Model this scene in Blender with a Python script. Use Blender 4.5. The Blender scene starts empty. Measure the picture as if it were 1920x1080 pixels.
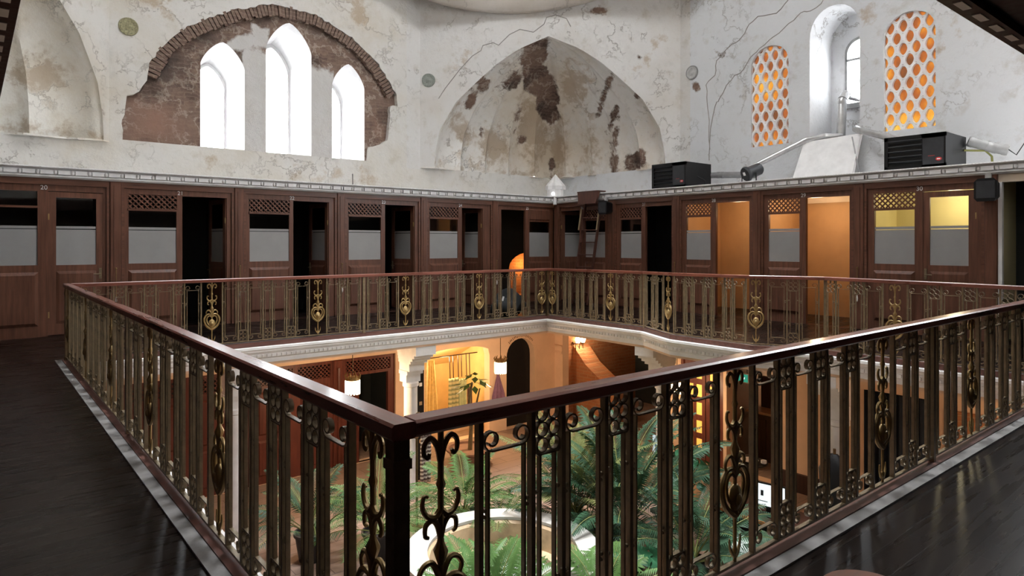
import bpy, bmesh, math, random
from mathutils import Vector, Matrix
from mathutils.geometry import tessellate_polygon
R=math.radians; PI=math.pi
random.seed(7)
S=bpy.context.scene; COL=S.collection
# ------------------------------------------------------------------ camera, light, exposure
cd=bpy.data.cameras.new('camera'); cam=bpy.data.objects.new('camera',cd); COL.objects.link(cam)
cam.location=(0,0,1.52); cam.rotation_euler=(R(90),0,R(50.805-90))
cd.sensor_width=36; cd.lens=1247.5/1920*36; cd.shift_y=-84.07/1920; cd.clip_start=.05; cd.clip_end=200
S.camera=cam
vs=S.view_settings; vs.view_transform='Standard'; vs.look='None'; vs.gamma=1; vs.use_curve_mapping=False; vs.exposure=0.6
W=bpy.data.worlds.new('sky'); S.world=W; W.use_nodes=True
bg=W.node_tree.nodes['Background']; bg.inputs[0].default_value=(.93,.97,1,1); bg.inputs[1].default_value=12.0
def lamp(name,kind,loc,power,col=(1,1,1),size=.1,rot=(0,0,0),**k):
    l=bpy.data.lights.new(name,kind); l.energy=power; l.color=col
    if kind=='AREA':
        l.size=size
        for a,b in k.items(): setattr(l,a,b)
    elif kind!='SUN': l.shadow_soft_size=size
    o=bpy.data.objects.new(name,l); o.location=loc; o.rotation_euler=rot; COL.objects.link(o); return o
HX0,HX1,HY0,HY1=-2.7,14.0,-1.8,14.95          # masonry hall
HC=(5.67,6.57)                                # dome centre
lamp('dome_lantern_light','AREA',(HC[0],HC[1],14.2),260,(.96,.98,1),4.6,shape='DISK',spread=R(46))
WARM=(1,.73,.46)
# ------------------------------------------------------------------ materials
MATS={}
def nodes(name):
    m=bpy.data.materials.new(name); m.use_nodes=True; nt=m.node_tree
    b=nt.nodes['Principled BSDF']; return m,nt,b
def N(nt,t,**k):
    n=nt.nodes.new(t)
    for a,v in k.items():
        if a in n.inputs: n.inputs[a].default_value=v
        else: setattr(n,a,v)
    return n
def ramp(nt,fac,stops):
    r=N(nt,'ShaderNodeValToRGB'); nt.links.new(fac,r.inputs[0]); e=r.color_ramp.elements
    while len(e)<len(stops): e.new(.5)
    for el,(p,c) in zip(e,stops):
        el.position=p; el.color=(c,c,c,1) if isinstance(c,(int,float)) else (*c,1)
    return r.outputs[0]
def math_(nt,op,a,b=None,clamp=False):
    n=N(nt,'ShaderNodeMath',operation=op,use_clamp=clamp)
    for i,x in enumerate((a,b)):
        if x is None: continue
        if isinstance(x,(int,float)): n.inputs[i].default_value=x
        else: nt.links.new(x,n.inputs[i])
    return n.outputs[0]
def mix(nt,f,a,b,blend='MIX'):
    n=N(nt,'ShaderNodeMix',data_type='RGBA',blend_type=blend)
    for i,x in ((0,f),(6,a),(7,b)):
        if isinstance(x,(int,float)): n.inputs[i].default_value=x
        elif isinstance(x,tuple): n.inputs[i].default_value=(*x,1)
        else: nt.links.new(x,n.inputs[i])
    return n.outputs[2]
def coords(nt,scale=(1,1,1)):
    t=N(nt,'ShaderNodeTexCoord'); mp=N(nt,'ShaderNodeMapping'); mp.inputs['Scale'].default_value=scale
    nt.links.new(t.outputs['Object'],mp.inputs[0]); return mp.outputs[0]
def noise(nt,vec,scale,detail=4,rough=.55):
    n=N(nt,'ShaderNodeTexNoise'); n.inputs['Scale'].default_value=scale; n.inputs['Detail'].default_value=detail; n.inputs['Roughness'].default_value=rough
    nt.links.new(vec,n.inputs['Vector']); return n.outputs[0]
def bump(nt,b,h,strength=.3,dist=.01):
    n=N(nt,'ShaderNodeBump'); n.inputs['Strength'].default_value=strength; n.inputs['Distance'].default_value=dist
    nt.links.new(h,n.inputs['Height']); nt.links.new(n.outputs[0],b.inputs['Normal'])
def mat(name,col,rough=.5,metal=0,var=.18,scale=6,bmp=0,stretch=(1,1,1),spec=.5,emit=None,es=0,coat=0):
    if name in MATS: return MATS[name]
    m,nt,b=nodes(name); v=coords(nt,stretch); n=noise(nt,v,scale)
    lo=tuple(c*(1-var) for c in col); hi=tuple(min(1,c*(1+var)) for c in col)
    nt.links.new(ramp(nt,n,[(.3,lo),(.7,hi)]),b.inputs['Base Color'])
    b.inputs['Roughness'].default_value=rough; b.inputs['Metallic'].default_value=metal; b.inputs['Specular IOR Level'].default_value=spec
    b.inputs['Coat Weight'].default_value=coat
    if bmp: bump(nt,b,noise(nt,v,scale*3,6),bmp)
    if emit: b.inputs['Emission Color'].default_value=(*emit,1); b.inputs['Emission Strength'].default_value=es
    MATS[name]=m; return m
def patchmask(nt,U,V,lst,ns,soft=.35,amp=.7):
    out=None
    for p in lst:
        cu,cv,ru,rv,rot=p[:5]; box=len(p)>5
        c,s=math.cos(R(rot)),math.sin(R(rot))
        du=math_(nt,'SUBTRACT',U,cu); dv=math_(nt,'SUBTRACT',V,cv)
        a=math_(nt,'ADD',math_(nt,'MULTIPLY',du,c/ru),math_(nt,'MULTIPLY',dv,s/ru))
        e=math_(nt,'ADD',math_(nt,'MULTIPLY',du,-s/rv),math_(nt,'MULTIPLY',dv,c/rv))
        if box: d=math_(nt,'MAXIMUM',math_(nt,'ABSOLUTE',a),math_(nt,'ABSOLUTE',e))
        else: d=math_(nt,'SQRT',math_(nt,'ADD',math_(nt,'MULTIPLY',a,a),math_(nt,'MULTIPLY',e,e)))
        k=min(ru,rv)
        d=math_(nt,'MULTIPLY',math_(nt,'SUBTRACT',1.0,d),k)       # metres inside
        out=d if out is None else math_(nt,'MAXIMUM',out,d)
    n=math_(nt,'MULTIPLY',math_(nt,'SUBTRACT',ns,.5),amp)
    r=math_(nt,'ADD',out,n)
    return math_(nt,'MULTIPLY',r,1/soft,clamp=True)
def masonry_colour(nt,vec):
    n1=noise(nt,vec,1.3,6); n2=noise(nt,vec,9,6,.7)
    sep=N(nt,'ShaderNodeSeparateXYZ'); nt.links.new(vec,sep.inputs[0])
    u=math_(nt,'ADD',sep.outputs[0],math_(nt,'MULTIPLY',sep.outputs[1],.8)); z=math_(nt,'ADD',sep.outputs[2],math_(nt,'ADD',math_(nt,'MULTIPLY',n1,.5),math_(nt,'MULTIPLY',n2,.06)))
    cv=N(nt,'ShaderNodeCombineXYZ'); nt.links.new(u,cv.inputs[0]); nt.links.new(z,cv.inputs[1])
    br=N(nt,'ShaderNodeTexBrick'); nt.links.new(cv.outputs[0],br.inputs['Vector'])
    br.inputs['Scale'].default_value=1; br.inputs['Brick Width'].default_value=.42; br.inputs['Row Height'].default_value=.085; br.inputs['Mortar Size'].default_value=.012
    br.inputs['Color1'].default_value=(.18,.105,.078,1); br.inputs['Color2'].default_value=(.11,.068,.055,1); br.inputs['Mortar'].default_value=(.26,.18,.14,1)
    c=mix(nt,ramp(nt,n1,[(.34,.15),(.6,.85)]),br.outputs[0],(.22,.145,.115))
    c=mix(nt,ramp(nt,n2,[(.45,0),(.75,.5)]),c,(.36,.26,.19))
    v1=math_(nt,'ABSOLUTE',math_(nt,'SUBTRACT',noise(nt,vec,2.1,8,.6),.5)); c=mix(nt,ramp(nt,v1,[(.0,.8),(.03,0)]),c,(.45,.37,.31))
    return mix(nt,ramp(nt,n1,[(.30,.85),(.5,0)]),c,(.045,.032,.027)),n2
def plaster(name,base=(.66,.645,.63),tint=(.55,.46,.34),tamt=.55,patches=(),stains=(),uv=None,brick_uv=True,smudge=.5,tintarea=()):
    m,nt,b=nodes(name); t=N(nt,'ShaderNodeTexCoord'); vec=t.outputs['Object']
    n1=noise(nt,vec,.55,6,.6); n2=noise(nt,vec,2.6,8,.65); n3=noise(nt,vec,14,6,.7)
    c=mix(nt,ramp(nt,n1,[(.46,0),(.7,tamt)]),base,tint)
    c=mix(nt,ramp(nt,n2,[(.56,0),(.72,.45)]),c,tuple(x*.8 for x in tint))
    c=mix(nt,ramp(nt,n2,[(.3,.35*smudge),(.42,0)]),c,(.4,.38,.36))
    c=mix(nt,ramp(nt,n3,[(.62,0),(.72,.35*smudge)]),c,(.36,.33,.29))
    v1=math_(nt,'ABSOLUTE',math_(nt,'SUBTRACT',noise(nt,vec,1.6,9,.62),.5)); v2=ramp(nt,noise(nt,vec,.9,3),[(.48,0),(.6,1)])
    v1=math_(nt,'MULTIPLY',ramp(nt,v1,[(.0,.55*smudge+.2),(.016,0)]),v2); c=mix(nt,v1,c,(.25,.22,.19))
    b.inputs['Roughness'].default_value=.85; b.inputs['Specular IOR Level'].default_value=.2
    h=math_(nt,'SUBTRACT',math_(nt,'ADD',math_(nt,'MULTIPLY',n2,.8),math_(nt,'MULTIPLY',n3,.22)),math_(nt,'MULTIPLY',v1,.5))
    if uv:
        sep=N(nt,'ShaderNodeSeparateXYZ'); nt.links.new(vec,sep.inputs[0])
        ua,ub=uv   # (weights x,y) and offset
        U=math_(nt,'SUBTRACT',math_(nt,'ADD',math_(nt,'MULTIPLY',sep.outputs[0],ua[0]),math_(nt,'MULTIPLY',sep.outputs[1],ua[1])),ub)
        V=sep.outputs[2]; ns=noise(nt,vec,3.2,8,.68)
        if tintarea:
            k=patchmask(nt,U,V,tintarea,ns,.9,1.2); c=mix(nt,math_(nt,'MULTIPLY',k,.8),c,tint)
        if stains:
            k=patchmask(nt,U,V,stains,ns,.22,1.5); c=mix(nt,math_(nt,'MULTIPLY',k,.62),c,(.40,.29,.18))
        if patches:
            k=patchmask(nt,U,V,patches,ns,.05,.42); mc,mh=masonry_colour(nt,vec); c=mix(nt,k,c,mc)
            h=math_(nt,'ADD',math_(nt,'SUBTRACT',h,math_(nt,'MULTIPLY',k,1.2)),math_(nt,'MULTIPLY',math_(nt,'MULTIPLY',mh,k),1.5))
    nt.links.new(c,b.inputs['Base Color']); bump(nt,b,h,.55,.05)
    MATS[name]=m; return m
def wood(name,col,rough=.35,axis=2,spec=.35,coat=0):
    if name in MATS: return MATS[name]
    m,nt,b=nodes(name); st=[9,9,9]; st[axis]=.7; v=coords(nt,tuple(st)); n=noise(nt,v,2.2,6,.6); n2=noise(nt,coords(nt),1.1,3)
    c=ramp(nt,n,[(.3,tuple(x*.55 for x in col)),(.55,col),(.75,tuple(min(1,x*1.35) for x in col))])
    c=mix(nt,ramp(nt,n2,[(.35,.35),(.6,0)]),c,tuple(x*.5 for x in col))
    nt.links.new(c,b.inputs['Base Color']); nt.links.new(ramp(nt,n,[(.3,rough*.8),(.7,min(1,rough*1.25))]),b.inputs['Roughness'])
    b.inputs['Specular IOR Level'].default_value=spec; b.inputs['Coat Weight'].default_value=coat; b.inputs['Coat Roughness'].default_value=.15
    bump(nt,b,n,.12,.004); MATS[name]=m; return m
def glassmat(name,tint=(1,1,1),gloss=1.0):
    m=bpy.data.materials.new(name); m.use_nodes=True; nt=m.node_tree; nt.nodes.remove(nt.nodes['Principled BSDF'])
    tr=N(nt,'ShaderNodeBsdfTransparent'); tr.inputs[0].default_value=(*tint,1); gl=N(nt,'ShaderNodeBsdfGlossy'); gl.inputs['Roughness'].default_value=.03
    fr=N(nt,'ShaderNodeFresnel'); fr.inputs[0].default_value=1.5; mx=N(nt,'ShaderNodeMixShader')
    nt.links.new(math_(nt,'MULTIPLY',fr.outputs[0],gloss),mx.inputs[0]); nt.links.new(tr.outputs[0],mx.inputs[1]); nt.links.new(gl.outputs[0],mx.inputs[2])
    nt.links.new(mx.outputs[0],nt.nodes['Material Output'].inputs[0]); MATS[name]=m; return m
def ambermat(name):
    m=bpy.data.materials.new(name); m.use_nodes=True; nt=m.node_tree; nt.nodes.remove(nt.nodes['Principled BSDF'])
    v=coords(nt,(1,1,.7)); n=noise(nt,v,1.6,3); n2=noise(nt,v,11,3)
    f=math_(nt,'ADD',math_(nt,'MULTIPLY',n,.85),math_(nt,'MULTIPLY',n2,.15))
    c=ramp(nt,f,[(.34,(.014,.005,.002)),(.45,(.032,.0085,.002)),(.55,(.052,.018,.002)),(.66,(.07,.036,.005))])
    tr=N(nt,'ShaderNodeBsdfTransparent'); nt.links.new(c,tr.inputs[0]); gl=N(nt,'ShaderNodeBsdfGlossy'); gl.inputs['Roughness'].default_value=.2
    mx=N(nt,'ShaderNodeMixShader'); mx.inputs[0].default_value=.03; nt.links.new(tr.outputs[0],mx.inputs[1]); nt.links.new(gl.outputs[0],mx.inputs[2])
    nt.links.new(mx.outputs[0],nt.nodes['Material Output'].inputs[0]); MATS[name]=m; return m
def planks(name,c1,c2,w=.16,l=1.6,rough=.25,rot=0,gap=(.01,.008,.007)):
    m,nt,b=nodes(name); t=N(nt,'ShaderNodeTexCoord'); mp=N(nt,'ShaderNodeMapping'); mp.inputs['Rotation'].default_value=(0,0,R(rot)); nt.links.new(t.outputs['Object'],mp.inputs[0])
    br=N(nt,'ShaderNodeTexBrick'); nt.links.new(mp.outputs[0],br.inputs['Vector']); br.inputs['Scale'].default_value=1
    for a,v in (('Brick Width',l),('Row Height',w),('Mortar Size',.006),('Color1',(*c1,1)),('Color2',(*c2,1)),('Mortar',(*gap,1))): br.inputs[a].default_value=v
    mp2=N(nt,'ShaderNodeMapping'); mp2.inputs['Scale'].default_value=(.6,9,1); nt.links.new(mp.outputs[0],mp2.inputs[0]); n=noise(nt,mp2.outputs[0],2.2,5); c=mix(nt,ramp(nt,n,[(.35,.45),(.65,0)]),br.outputs[0],tuple(x*.5 for x in c1))
    nt.links.new(c,b.inputs['Base Color']); nt.links.new(ramp(nt,n,[(.3,rough*.9),(.7,rough*1.2)]),b.inputs['Roughness']); b.inputs['Specular IOR Level'].default_value=.12
    bump(nt,b,math_(nt,'SUBTRACT',1,br.outputs[1]),.3,.004); MATS[name]=m; return m
def brickmat(name,c1,c2,mo):
    m,nt,b=nodes(name); vec=coords(nt); sep=N(nt,'ShaderNodeSeparateXYZ'); nt.links.new(vec,sep.inputs[0])
    n=noise(nt,vec,3,6); cv=N(nt,'ShaderNodeCombineXYZ'); nt.links.new(math_(nt,'ADD',sep.outputs[0],sep.outputs[1]),cv.inputs[0]); nt.links.new(math_(nt,'ADD',sep.outputs[2],math_(nt,'MULTIPLY',n,.08)),cv.inputs[1])
    br=N(nt,'ShaderNodeTexBrick'); nt.links.new(cv.outputs[0],br.inputs['Vector']); br.inputs['Scale'].default_value=1
    for a,v in (('Brick Width',.3),('Row Height',.09),('Mortar Size',.014),('Color1',(*c1,1)),('Color2',(*c2,1)),('Mortar',(*mo,1))): br.inputs[a].default_value=v
    nt.links.new(mix(nt,ramp(nt,n,[(.4,0),(.7,.6)]),br.outputs[0],mo),b.inputs['Base Color']); b.inputs['Roughness'].default_value=.85
    bump(nt,b,math_(nt,'SUBTRACT',n,br.outputs[1]),.7,.03); MATS[name]=m; return m
WOOD=wood('cubicle_wood',(.15,.062,.038),.4)
WOODH=wood('cubicle_wood_across',(.15,.062,.038),.4,0)
RAILW=wood('handrail_wood',(.2,.058,.036),.3,0,.7,.5); RAILY=wood('handrail_wood_cross',(.2,.058,.036),.3,1,.7,.5)
DKWOOD=wood('dark_wood',(.05,.022,.016),.4)
FASC=wood('fascia_wood',(.12,.05,.038),.5,0)
REDW=wood('lower_red_wood',(.12,.03,.018),.4)
BRASS=mat('aged_brass',(.20,.15,.088),.42,.3,.25,18,.15)
DKBR=mat('dark_bronze',(.16,.11,.06),.4,.8,.25,18,.15)
GOLD=mat('gilt_brass',(.31,.21,.085),.4,.45,.2,20)
WHITE=mat('white_stucco',(.80,.79,.79),.7,0,.08,5,.1)
CREAM=mat('cream_plaster',(.72,.6,.47),.8,0,.08,2,.15)
PEACH=mat('peach_plaster',(.70,.49,.34),.8,0,.1,1.5,.15)
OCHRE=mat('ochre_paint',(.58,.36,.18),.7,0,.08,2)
DARKIN=mat('dark_room_shade',(.02,.024,.024),.8,0,.2,2)  # gloom of the unlit rooms put into their wall colour
FROST=mat('frosted_film',(.31,.30,.295),.55,0,.05,3)
CLEAR=glassmat('clear_glass'); AMBER=ambermat('amber_glass')
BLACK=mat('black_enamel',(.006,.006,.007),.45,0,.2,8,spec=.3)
DGREY=mat('charcoal_metal',(.03,.032,.036),.45,.2,.2,5)
SILV=mat('galvanised_steel',(.55,.55,.55),.35,.85,.15,6)
GALV=mat('dull_pipe_grey',(.3,.3,.3),.5,.4,.15,6)
STONE=mat('grey_marble_curb',(.24,.23,.225),.5,0,.25,9,.15)
FLOORW=planks('gallery_planks',(.007,.0045,.004),(.013,.008,.0065),.14,1.9,.27)
GROUND=planks('ground_floor_boards',(.36,.26,.21),(.30,.21,.165),.32,.9,.3,0,(.1,.07,.06))
MARBLE=mat('pale_marble',(.5,.48,.45),.4,0,.15,2.5)
TANST=mat('tan_stone',(.5,.36,.22),.6,0,.25,5,.1)
BRICK=brickmat('amber_brick',(.42,.16,.06),(.30,.11,.045),(.38,.2,.1))
NAVY=mat('navy_cloth',(.012,.02,.035),.9,0,.2,3)
# ------------------------------------------------------------------ mesh helpers
class MB:
    def __init__(s): s.v=[]; s.f=[]
    def add(s,v,f):
        o=len(s.v); s.v+=[tuple(x) for x in v]; s.f+=[tuple(i+o for i in q) for q in f]; return s
    def box(s,x0,x1,y0,y1,z0,z1):
        return s.add([(x0,y0,z0),(x1,y0,z0),(x1,y1,z0),(x0,y1,z0),(x0,y0,z1),(x1,y0,z1),(x1,y1,z1),(x0,y1,z1)],
            [(3,2,1,0),(4,5,6,7),(0,1,5,4),(1,2,6,5),(2,3,7,6),(3,0,4,7)])
    def cbox(s,x0,x1,y0,y1,z0,z1,c=.01):   # box with chamfered front (-y) edges
        return s.add([(x0,y1,z0),(x1,y1,z0),(x1,y1,z1),(x0,y1,z1),(x0,min(y0+c,y1-.001),z0),(x1,min(y0+c,y1-.001),z0),(x1,min(y0+c,y1-.001),z1),(x0,min(y0+c,y1-.001),z1),(x0+c,y0,z0+c),(x1-c,y0,z0+c),(x1-c,y0,z1-c),(x0+c,y0,z1-c)],
            [(0,3,2,1),(0,1,5,4),(1,2,6,5),(2,3,7,6),(3,0,4,7),(4,5,9,8),(5,6,10,9),(6,7,11,10),(7,4,8,11),(8,9,10,11)])
    def mbox(s,M,sx,sy,sz):
        c=[(-1,-1,-1),(1,-1,-1),(1,1,-1),(-1,1,-1),(-1,-1,1),(1,-1,1),(1,1,1),(-1,1,1)]
        return s.add([M@Vector((a*sx/2,b*sy/2,d*sz/2)) for a,b,d in c],[(3,2,1,0),(4,5,6,7),(0,1,5,4),(1,2,6,5),(2,3,7,6),(3,0,4,7)])
    def tube(s,P,r,n=6,cap=True):
        P=[Vector(p) for p in P]; m=len(P); rr=r if isinstance(r,(list,tuple)) else [r]*m
        T=[(P[min(i+1,m-1)]-P[max(i-1,0)]).normalized() for i in range(m)]
        u=T[0].orthogonal().normalized(); V=[]
        for i in range(m):
            u=(u-T[i]*u.dot(T[i])); u=u.normalized() if u.length>1e-6 else T[i].orthogonal().normalized()
            w=T[i].cross(u)
            for k in range(n):
                a=2*PI*k/n; V.append(P[i]+(u*math.cos(a)+w*math.sin(a))*rr[i])
        F=[(i*n+k,i*n+(k+1)%n,(i+1)*n+(k+1)%n,(i+1)*n+k) for i in range(m-1) for k in range(n)]
        if cap: F+=[tuple(range(n))[::-1],tuple((m-1)*n+k for k in range(n))]
        return s.add(V,F)
    def strip(s,P,w,t,wd=(0,1,0)):        # flat bar swept along P, broad side along wd
        P=[Vector(p) for p in P]; wd=Vector(wd); m=len(P); V=[]
        for i in range(m):
            T=(P[min(i+1,m-1)]-P[max(i-1,0)]).normalized(); nn=T.cross(wd).normalized()
            for a,b in ((-1,-1),(1,-1),(1,1),(-1,1)): V.append(P[i]+wd*(a*w/2)+nn*(b*t/2))
        F=[(i*4+k,i*4+(k+1)%4,(i+1)*4+(k+1)%4,(i+1)*4+k) for i in range(m-1) for k in range(4)]+[(3,2,1,0),tuple((m-1)*4+k for k in range(4))]
        return s.add(V,F)
    def lathe(s,prof,n=16,c=(0,0,0),sx=1,sy=1,cap=True):
        V=[(c[0]+r*math.cos(2*PI*k/n)*sx,c[1]+r*math.sin(2*PI*k/n)*sy,c[2]+z) for r,z in prof for k in range(n)]; m=len(prof)
        F=[(i*n+k,i*n+(k+1)%n,(i+1)*n+(k+1)%n,(i+1)*n+k) for i in range(m-1) for k in range(n)]
        if cap and prof[0][0]>1e-5: F.append(tuple(range(n))[::-1])
        if cap and prof[-1][0]>1e-5: F.append(tuple((m-1)*n+k for k in range(n)))
        return s.add(V,F)
    def ball(s,c,rx,ry=None,rz=None,n=8,m=6):
        ry=ry or rx; rz=rz or rx
        return s.lathe([(max(1e-4,math.sin(PI*i/m)),-math.cos(PI*i/m)*rz) for i in range(m+1)],n,c,rx,ry)
    def poly(s,loops,fn):
        vs=[[Vector((a,b,0)) for a,b in L] for L in loops]; T=tessellate_polygon(vs); flat=[p for L in vs for p in L]
        return s.add([fn(p.x,p.y) for p in flat],T)
    def prism(s,loops,f0,f1):
        s.poly(loops,f0); s.poly(loops,f1)
        for L in loops:
            n=len(L); s.add([f0(*p) for p in L]+[f1(*p) for p in L],[(i,(i+1)%n,n+(i+1)%n,n+i) for i in range(n)])
        return s
    def loft(s,A,B,closed=True):
        n=len(A); return s.add(list(A)+list(B),[(i,(i+1)%n,n+(i+1)%n,n+i) for i in range(n if closed else n-1)])
    def grid(s,rows):
        n=len(rows[0]); V=[p for r in rows for p in r]
        return s.add(V,[(i*n+k,i*n+k+1,(i+1)*n+k+1,(i+1)*n+k) for i in range(len(rows)-1) for k in range(n-1)])
    def sweep(s,path,prof,closed=False):   # path: (x,y,z); prof: (offset to the left of travel, dz), mitred
        m=len(path); rows=[]
        for i in range(m):
            p=Vector(path[i]); a=Vector(path[i-1]) if (i>0 or closed) else None; b=Vector(path[(i+1)%m]) if (i<m-1 or closed) else None
            d1=(p-a).to_2d().normalized() if a is not None else None; d2=(b-p).to_2d().normalized() if b is not None else None
            d1=d1 or d2; d2=d2 or d1
            n1=Vector((-d1.y,d1.x)); n2=Vector((-d2.y,d2.x)); mm=(n1+n2); mm=mm/max(.2,mm.dot(n1))
            rows.append([(p.x+mm.x*o,p.y+mm.y*o,p.z+dz) for o,dz in prof])
        k=len(prof); V=[q for r in rows for q in r]
        F=[(i*k+j,i*k+(j+1)%k,((i+1)%m)*k+(j+1)%k,((i+1)%m)*k+j) for i in range(m if closed else m-1) for j in range(k)]
        if not closed: F+=[tuple(range(k))[::-1],tuple((m-1)*k+j for j in range(k))]
        return s.add(V,F)
    def mesh(s,name,material,smooth=False,fix=True,angle=40):
        me=bpy.data.meshes.new(name); me.from_pydata(s.v,[],s.f)
        if fix:
            bm=bmesh.new(); bm.from_mesh(me); bmesh.ops.remove_doubles(bm,verts=bm.verts,dist=1e-5); bmesh.ops.recalc_face_normals(bm,faces=bm.faces); bm.to_mesh(me); bm.free()
        if smooth:
            me.polygons.foreach_set('use_smooth',[True]*len(me.polygons)); me.set_sharp_from_angle(angle=R(angle))
        me.materials.append(material); me.update(); return me
    def build(s,name,material,parent=None,smooth=False,loc=None,rot=None,fix=True,angle=40):
        return put(name,s.mesh(name,material,smooth,fix,angle),parent,loc,rot)
def put(name,me,parent=None,loc=None,rot=None,scale=None):
    o=bpy.data.objects.new(name,me); COL.objects.link(o)
    if parent: o.parent=parent
    if loc: o.location=loc
    if rot: o.rotation_euler=rot
    if scale: o.scale=scale
    return o
def tag(o,label,cat,group=None):
    o['label']=label; o['category']=cat
    if group: o['group']=group
    return o
def thing(name,label,cat,loc=(0,0,0),rot=0,group=None):
    o=bpy.data.objects.new(name,None); o.empty_display_size=.1; COL.objects.link(o); o.location=loc; o.rotation_euler=(0,0,rot)
    return tag(o,label,cat,group)
def struct(o,kind='structure'): o['kind']=kind; return o
def copy_tree(o,parent=None):
    c=o.copy(); COL.objects.link(c)
    if parent: c.parent=parent
    for ch in o.children: copy_tree(ch,c)
    return c
def text(name,s_,size,material,parent,loc,rot,ext=.002):
    cu=bpy.data.curves.new(name,'FONT'); cu.body=s_; cu.size=size; cu.extrude=ext; cu.align_x='CENTER'; cu.align_y='CENTER'
    o=bpy.data.objects.new(name,cu); COL.objects.link(o); dg=bpy.context.evaluated_depsgraph_get(); dg.update(); me=bpy.data.meshes.new_from_object(o.evaluated_get(dg))
    bpy.data.objects.remove(o); me.name=name; me.materials.clear(); me.materials.append(material); return put(name,me,parent,loc,rot)
def arch(x0,x1,zb,zs,zt,n=14,p=.85):
    xc,h=(x0+x1)/2,(x1-x0)/2
    return [(x0,zb)]+[(xc-h*math.cos(PI*i/n),zs+(zt-zs)*math.sin(PI*i/n)**p) for i in range(n+1)]+[(x1,zb)]
def ogive(x0,x1,zb,zs,zt,n=20):
    xc,h=(x0+x1)/2,(x1-x0)/2; U=[-math.cos(PI*i/n) for i in range(n+1)]
    return [(x0,zb)]+[(xc+h*u,zs+(zt-zs)*(1-min(1,abs(u))**1.45)**.72) for u in U]+[(x1,zb)]
def onY(y): return lambda a,b:(a,y,b)
def onX(x): return lambda a,b:(x,a,b)
def onZ(z): return lambda a,b:(a,b,z)
# ------------------------------------------------------------------ plan of the gallery opening
NX,NY=.974,1.726; LY=10.257; KX=9.310
BAY=[(KX,7.69),(8.88,6.79),(8.88,5.36),(KX,4.46)]
OPEN=[(NX,NY),(NX,LY),(KX,LY)]+BAY+[(KX,NY)]
CY=13.143; CX=12.196                      # cubicle fronts
# ------------------------------------------------------------------ floors and slab
hall=[(HX0-.3,HY0-.3),(HX1+.3,HY0-.3),(HX1+.3,HY1+.3),(HX0-.3,HY1+.3)]
struct(MB().prism([hall,OPEN],onZ(0),onZ(-.04)).build('floor',FLOORW))
big=[(HX0-.3,HY0-.3),(HX1+2,HY0-.3),(HX1+2,HY1+.8),(HX0-.3,HY1+.8)]
struct(MB().prism([big,OPEN],onZ(-.041),onZ(-.34)).build('ceiling_lower',PEACH))
struct(MB().prism([big],onZ(-3.2),onZ(-3.3)).build('floor_lower',GROUND))
path=[(x,y,0) for x,y in OPEN]            # travel N>L>K>...: clockwise, so the opening lies to the right (negative offset)
struct(MB().sweep(path,[(-.02,-.045),(-.02,.018),(.05,.018),(.05,-.045)],True).build('trim_1',FASC))
struct(MB().sweep(path,[(.052,-.02),(.052,.012),(.125,.012),(.125,-.02)],True).build('trim_2',STONE))
m=MB().sweep(path,[(.03,-.05),(-.10,-.05),(-.10,-.085),(-.075,-.10),(-.075,-.125),(-.045,-.16),(-.045,-.215),(-.02,-.235),(-.02,-.30),(.03,-.30)],True)
for i in range(len(OPEN)):
    a=Vector(OPEN[i]); b=Vector(OPEN[(i+1)%len(OPEN)]); d=(b-a).normalized(); L=(b-a).length; nrm=Vector((d.y,-d.x)); k=int(L/.075)
    for j in range(1,k):
        c=a+d*(L*j/k)+nrm*.05
        m.mbox(Matrix.Translation((c.x,c.y,-.19))@Matrix.Rotation(math.atan2(d.y,d.x),4,'Z'),.036,.025,.04)
struct(m.build('trim_3',WHITE))
# ------------------------------------------------------------------ railings
ZT=.95
def scroll_pts(zl,sgn,w,up=1):
    e=w/2-.012; r0=.036; P=[]
    for i in range(15):                    # from inside the left curl out to the bar
        a=R(-90-420*(1-i/14)); r=r0*(.45+.55*(i/14)); P.append((-e+r0+r*math.cos(a),0,zl+up*(r0+r*math.sin(a))))
    return P
def wide_frame():
    w=.2217; m=MB()
    for zl,up in ((.842,1),(.15,-1)):
        A=scroll_pts(zl,1,w,up); B=[(-x,y,z) for x,y,z in A][::-1]
        m.strip(A+B,.02,.006)
    for sx in (-1,1):
        x=sx*(w/2-.034); m.box(x-.004,x+.004,-.009,.009,.15,.842)
        for z in (.355,.655): m.ball((sx*(w/2-.02),0,z),.009,.012,.009,6,4); m.ball((sx*(w/2-.02),0,z-.022),.007,.01,.007,6,4)
    return m.mesh('scroll_frame',BRASS,True)
def narrow_frame():
    w=.142; m=MB()
    for z0,up in ((.79,1),(.222,-1)):
        e=w/2-.018; m.strip([(-e,0,z0+up*.03),(-e,0,z0+up*.006),(-e+.006,0,z0),(e-.006,0,z0),(e,0,z0+up*.006),(e,0,z0+up*.03)],.022,.006)
        for r_ in range(3):
            for sx in (-1,1):
                c=(sx*.0275,z0+up*(.032+.054*r_)); k0=0 if r_<2 else .5
                m.strip([(c[0]+.025*math.cos(2*PI*(i/12)),0,c[1]+.025*math.sin(2*PI*i/12)) for i in range(13)],.022,.005)
    for sx in (-1,1):
        x=sx*(w/2-.036); m.box(x-.004,x+.004,-.009,.009,.222,.79)
        for z in (.345,.665): m.ball((sx*(w/2-.02),0,z),.009,.012,.009,6,4)
    return m.mesh('rosette_frame',BRASS,True)
def curve(P,n=4):
    P=[Vector((p[0],0,p[1])) for p in P]; out=[]
    for i in range(len(P)-1):
        a=P[max(i-1,0)]; b=P[i]; c=P[i+1]; d=P[min(i+2,len(P)-1)]
        for k in range(n):
            t=k/n; out.append(.5*((2*b)+(c-a)*t+(2*a-5*b+4*c-d)*t*t+(3*b-a-3*c+d)*t**3))
    return out+[P[-1]]
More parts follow.
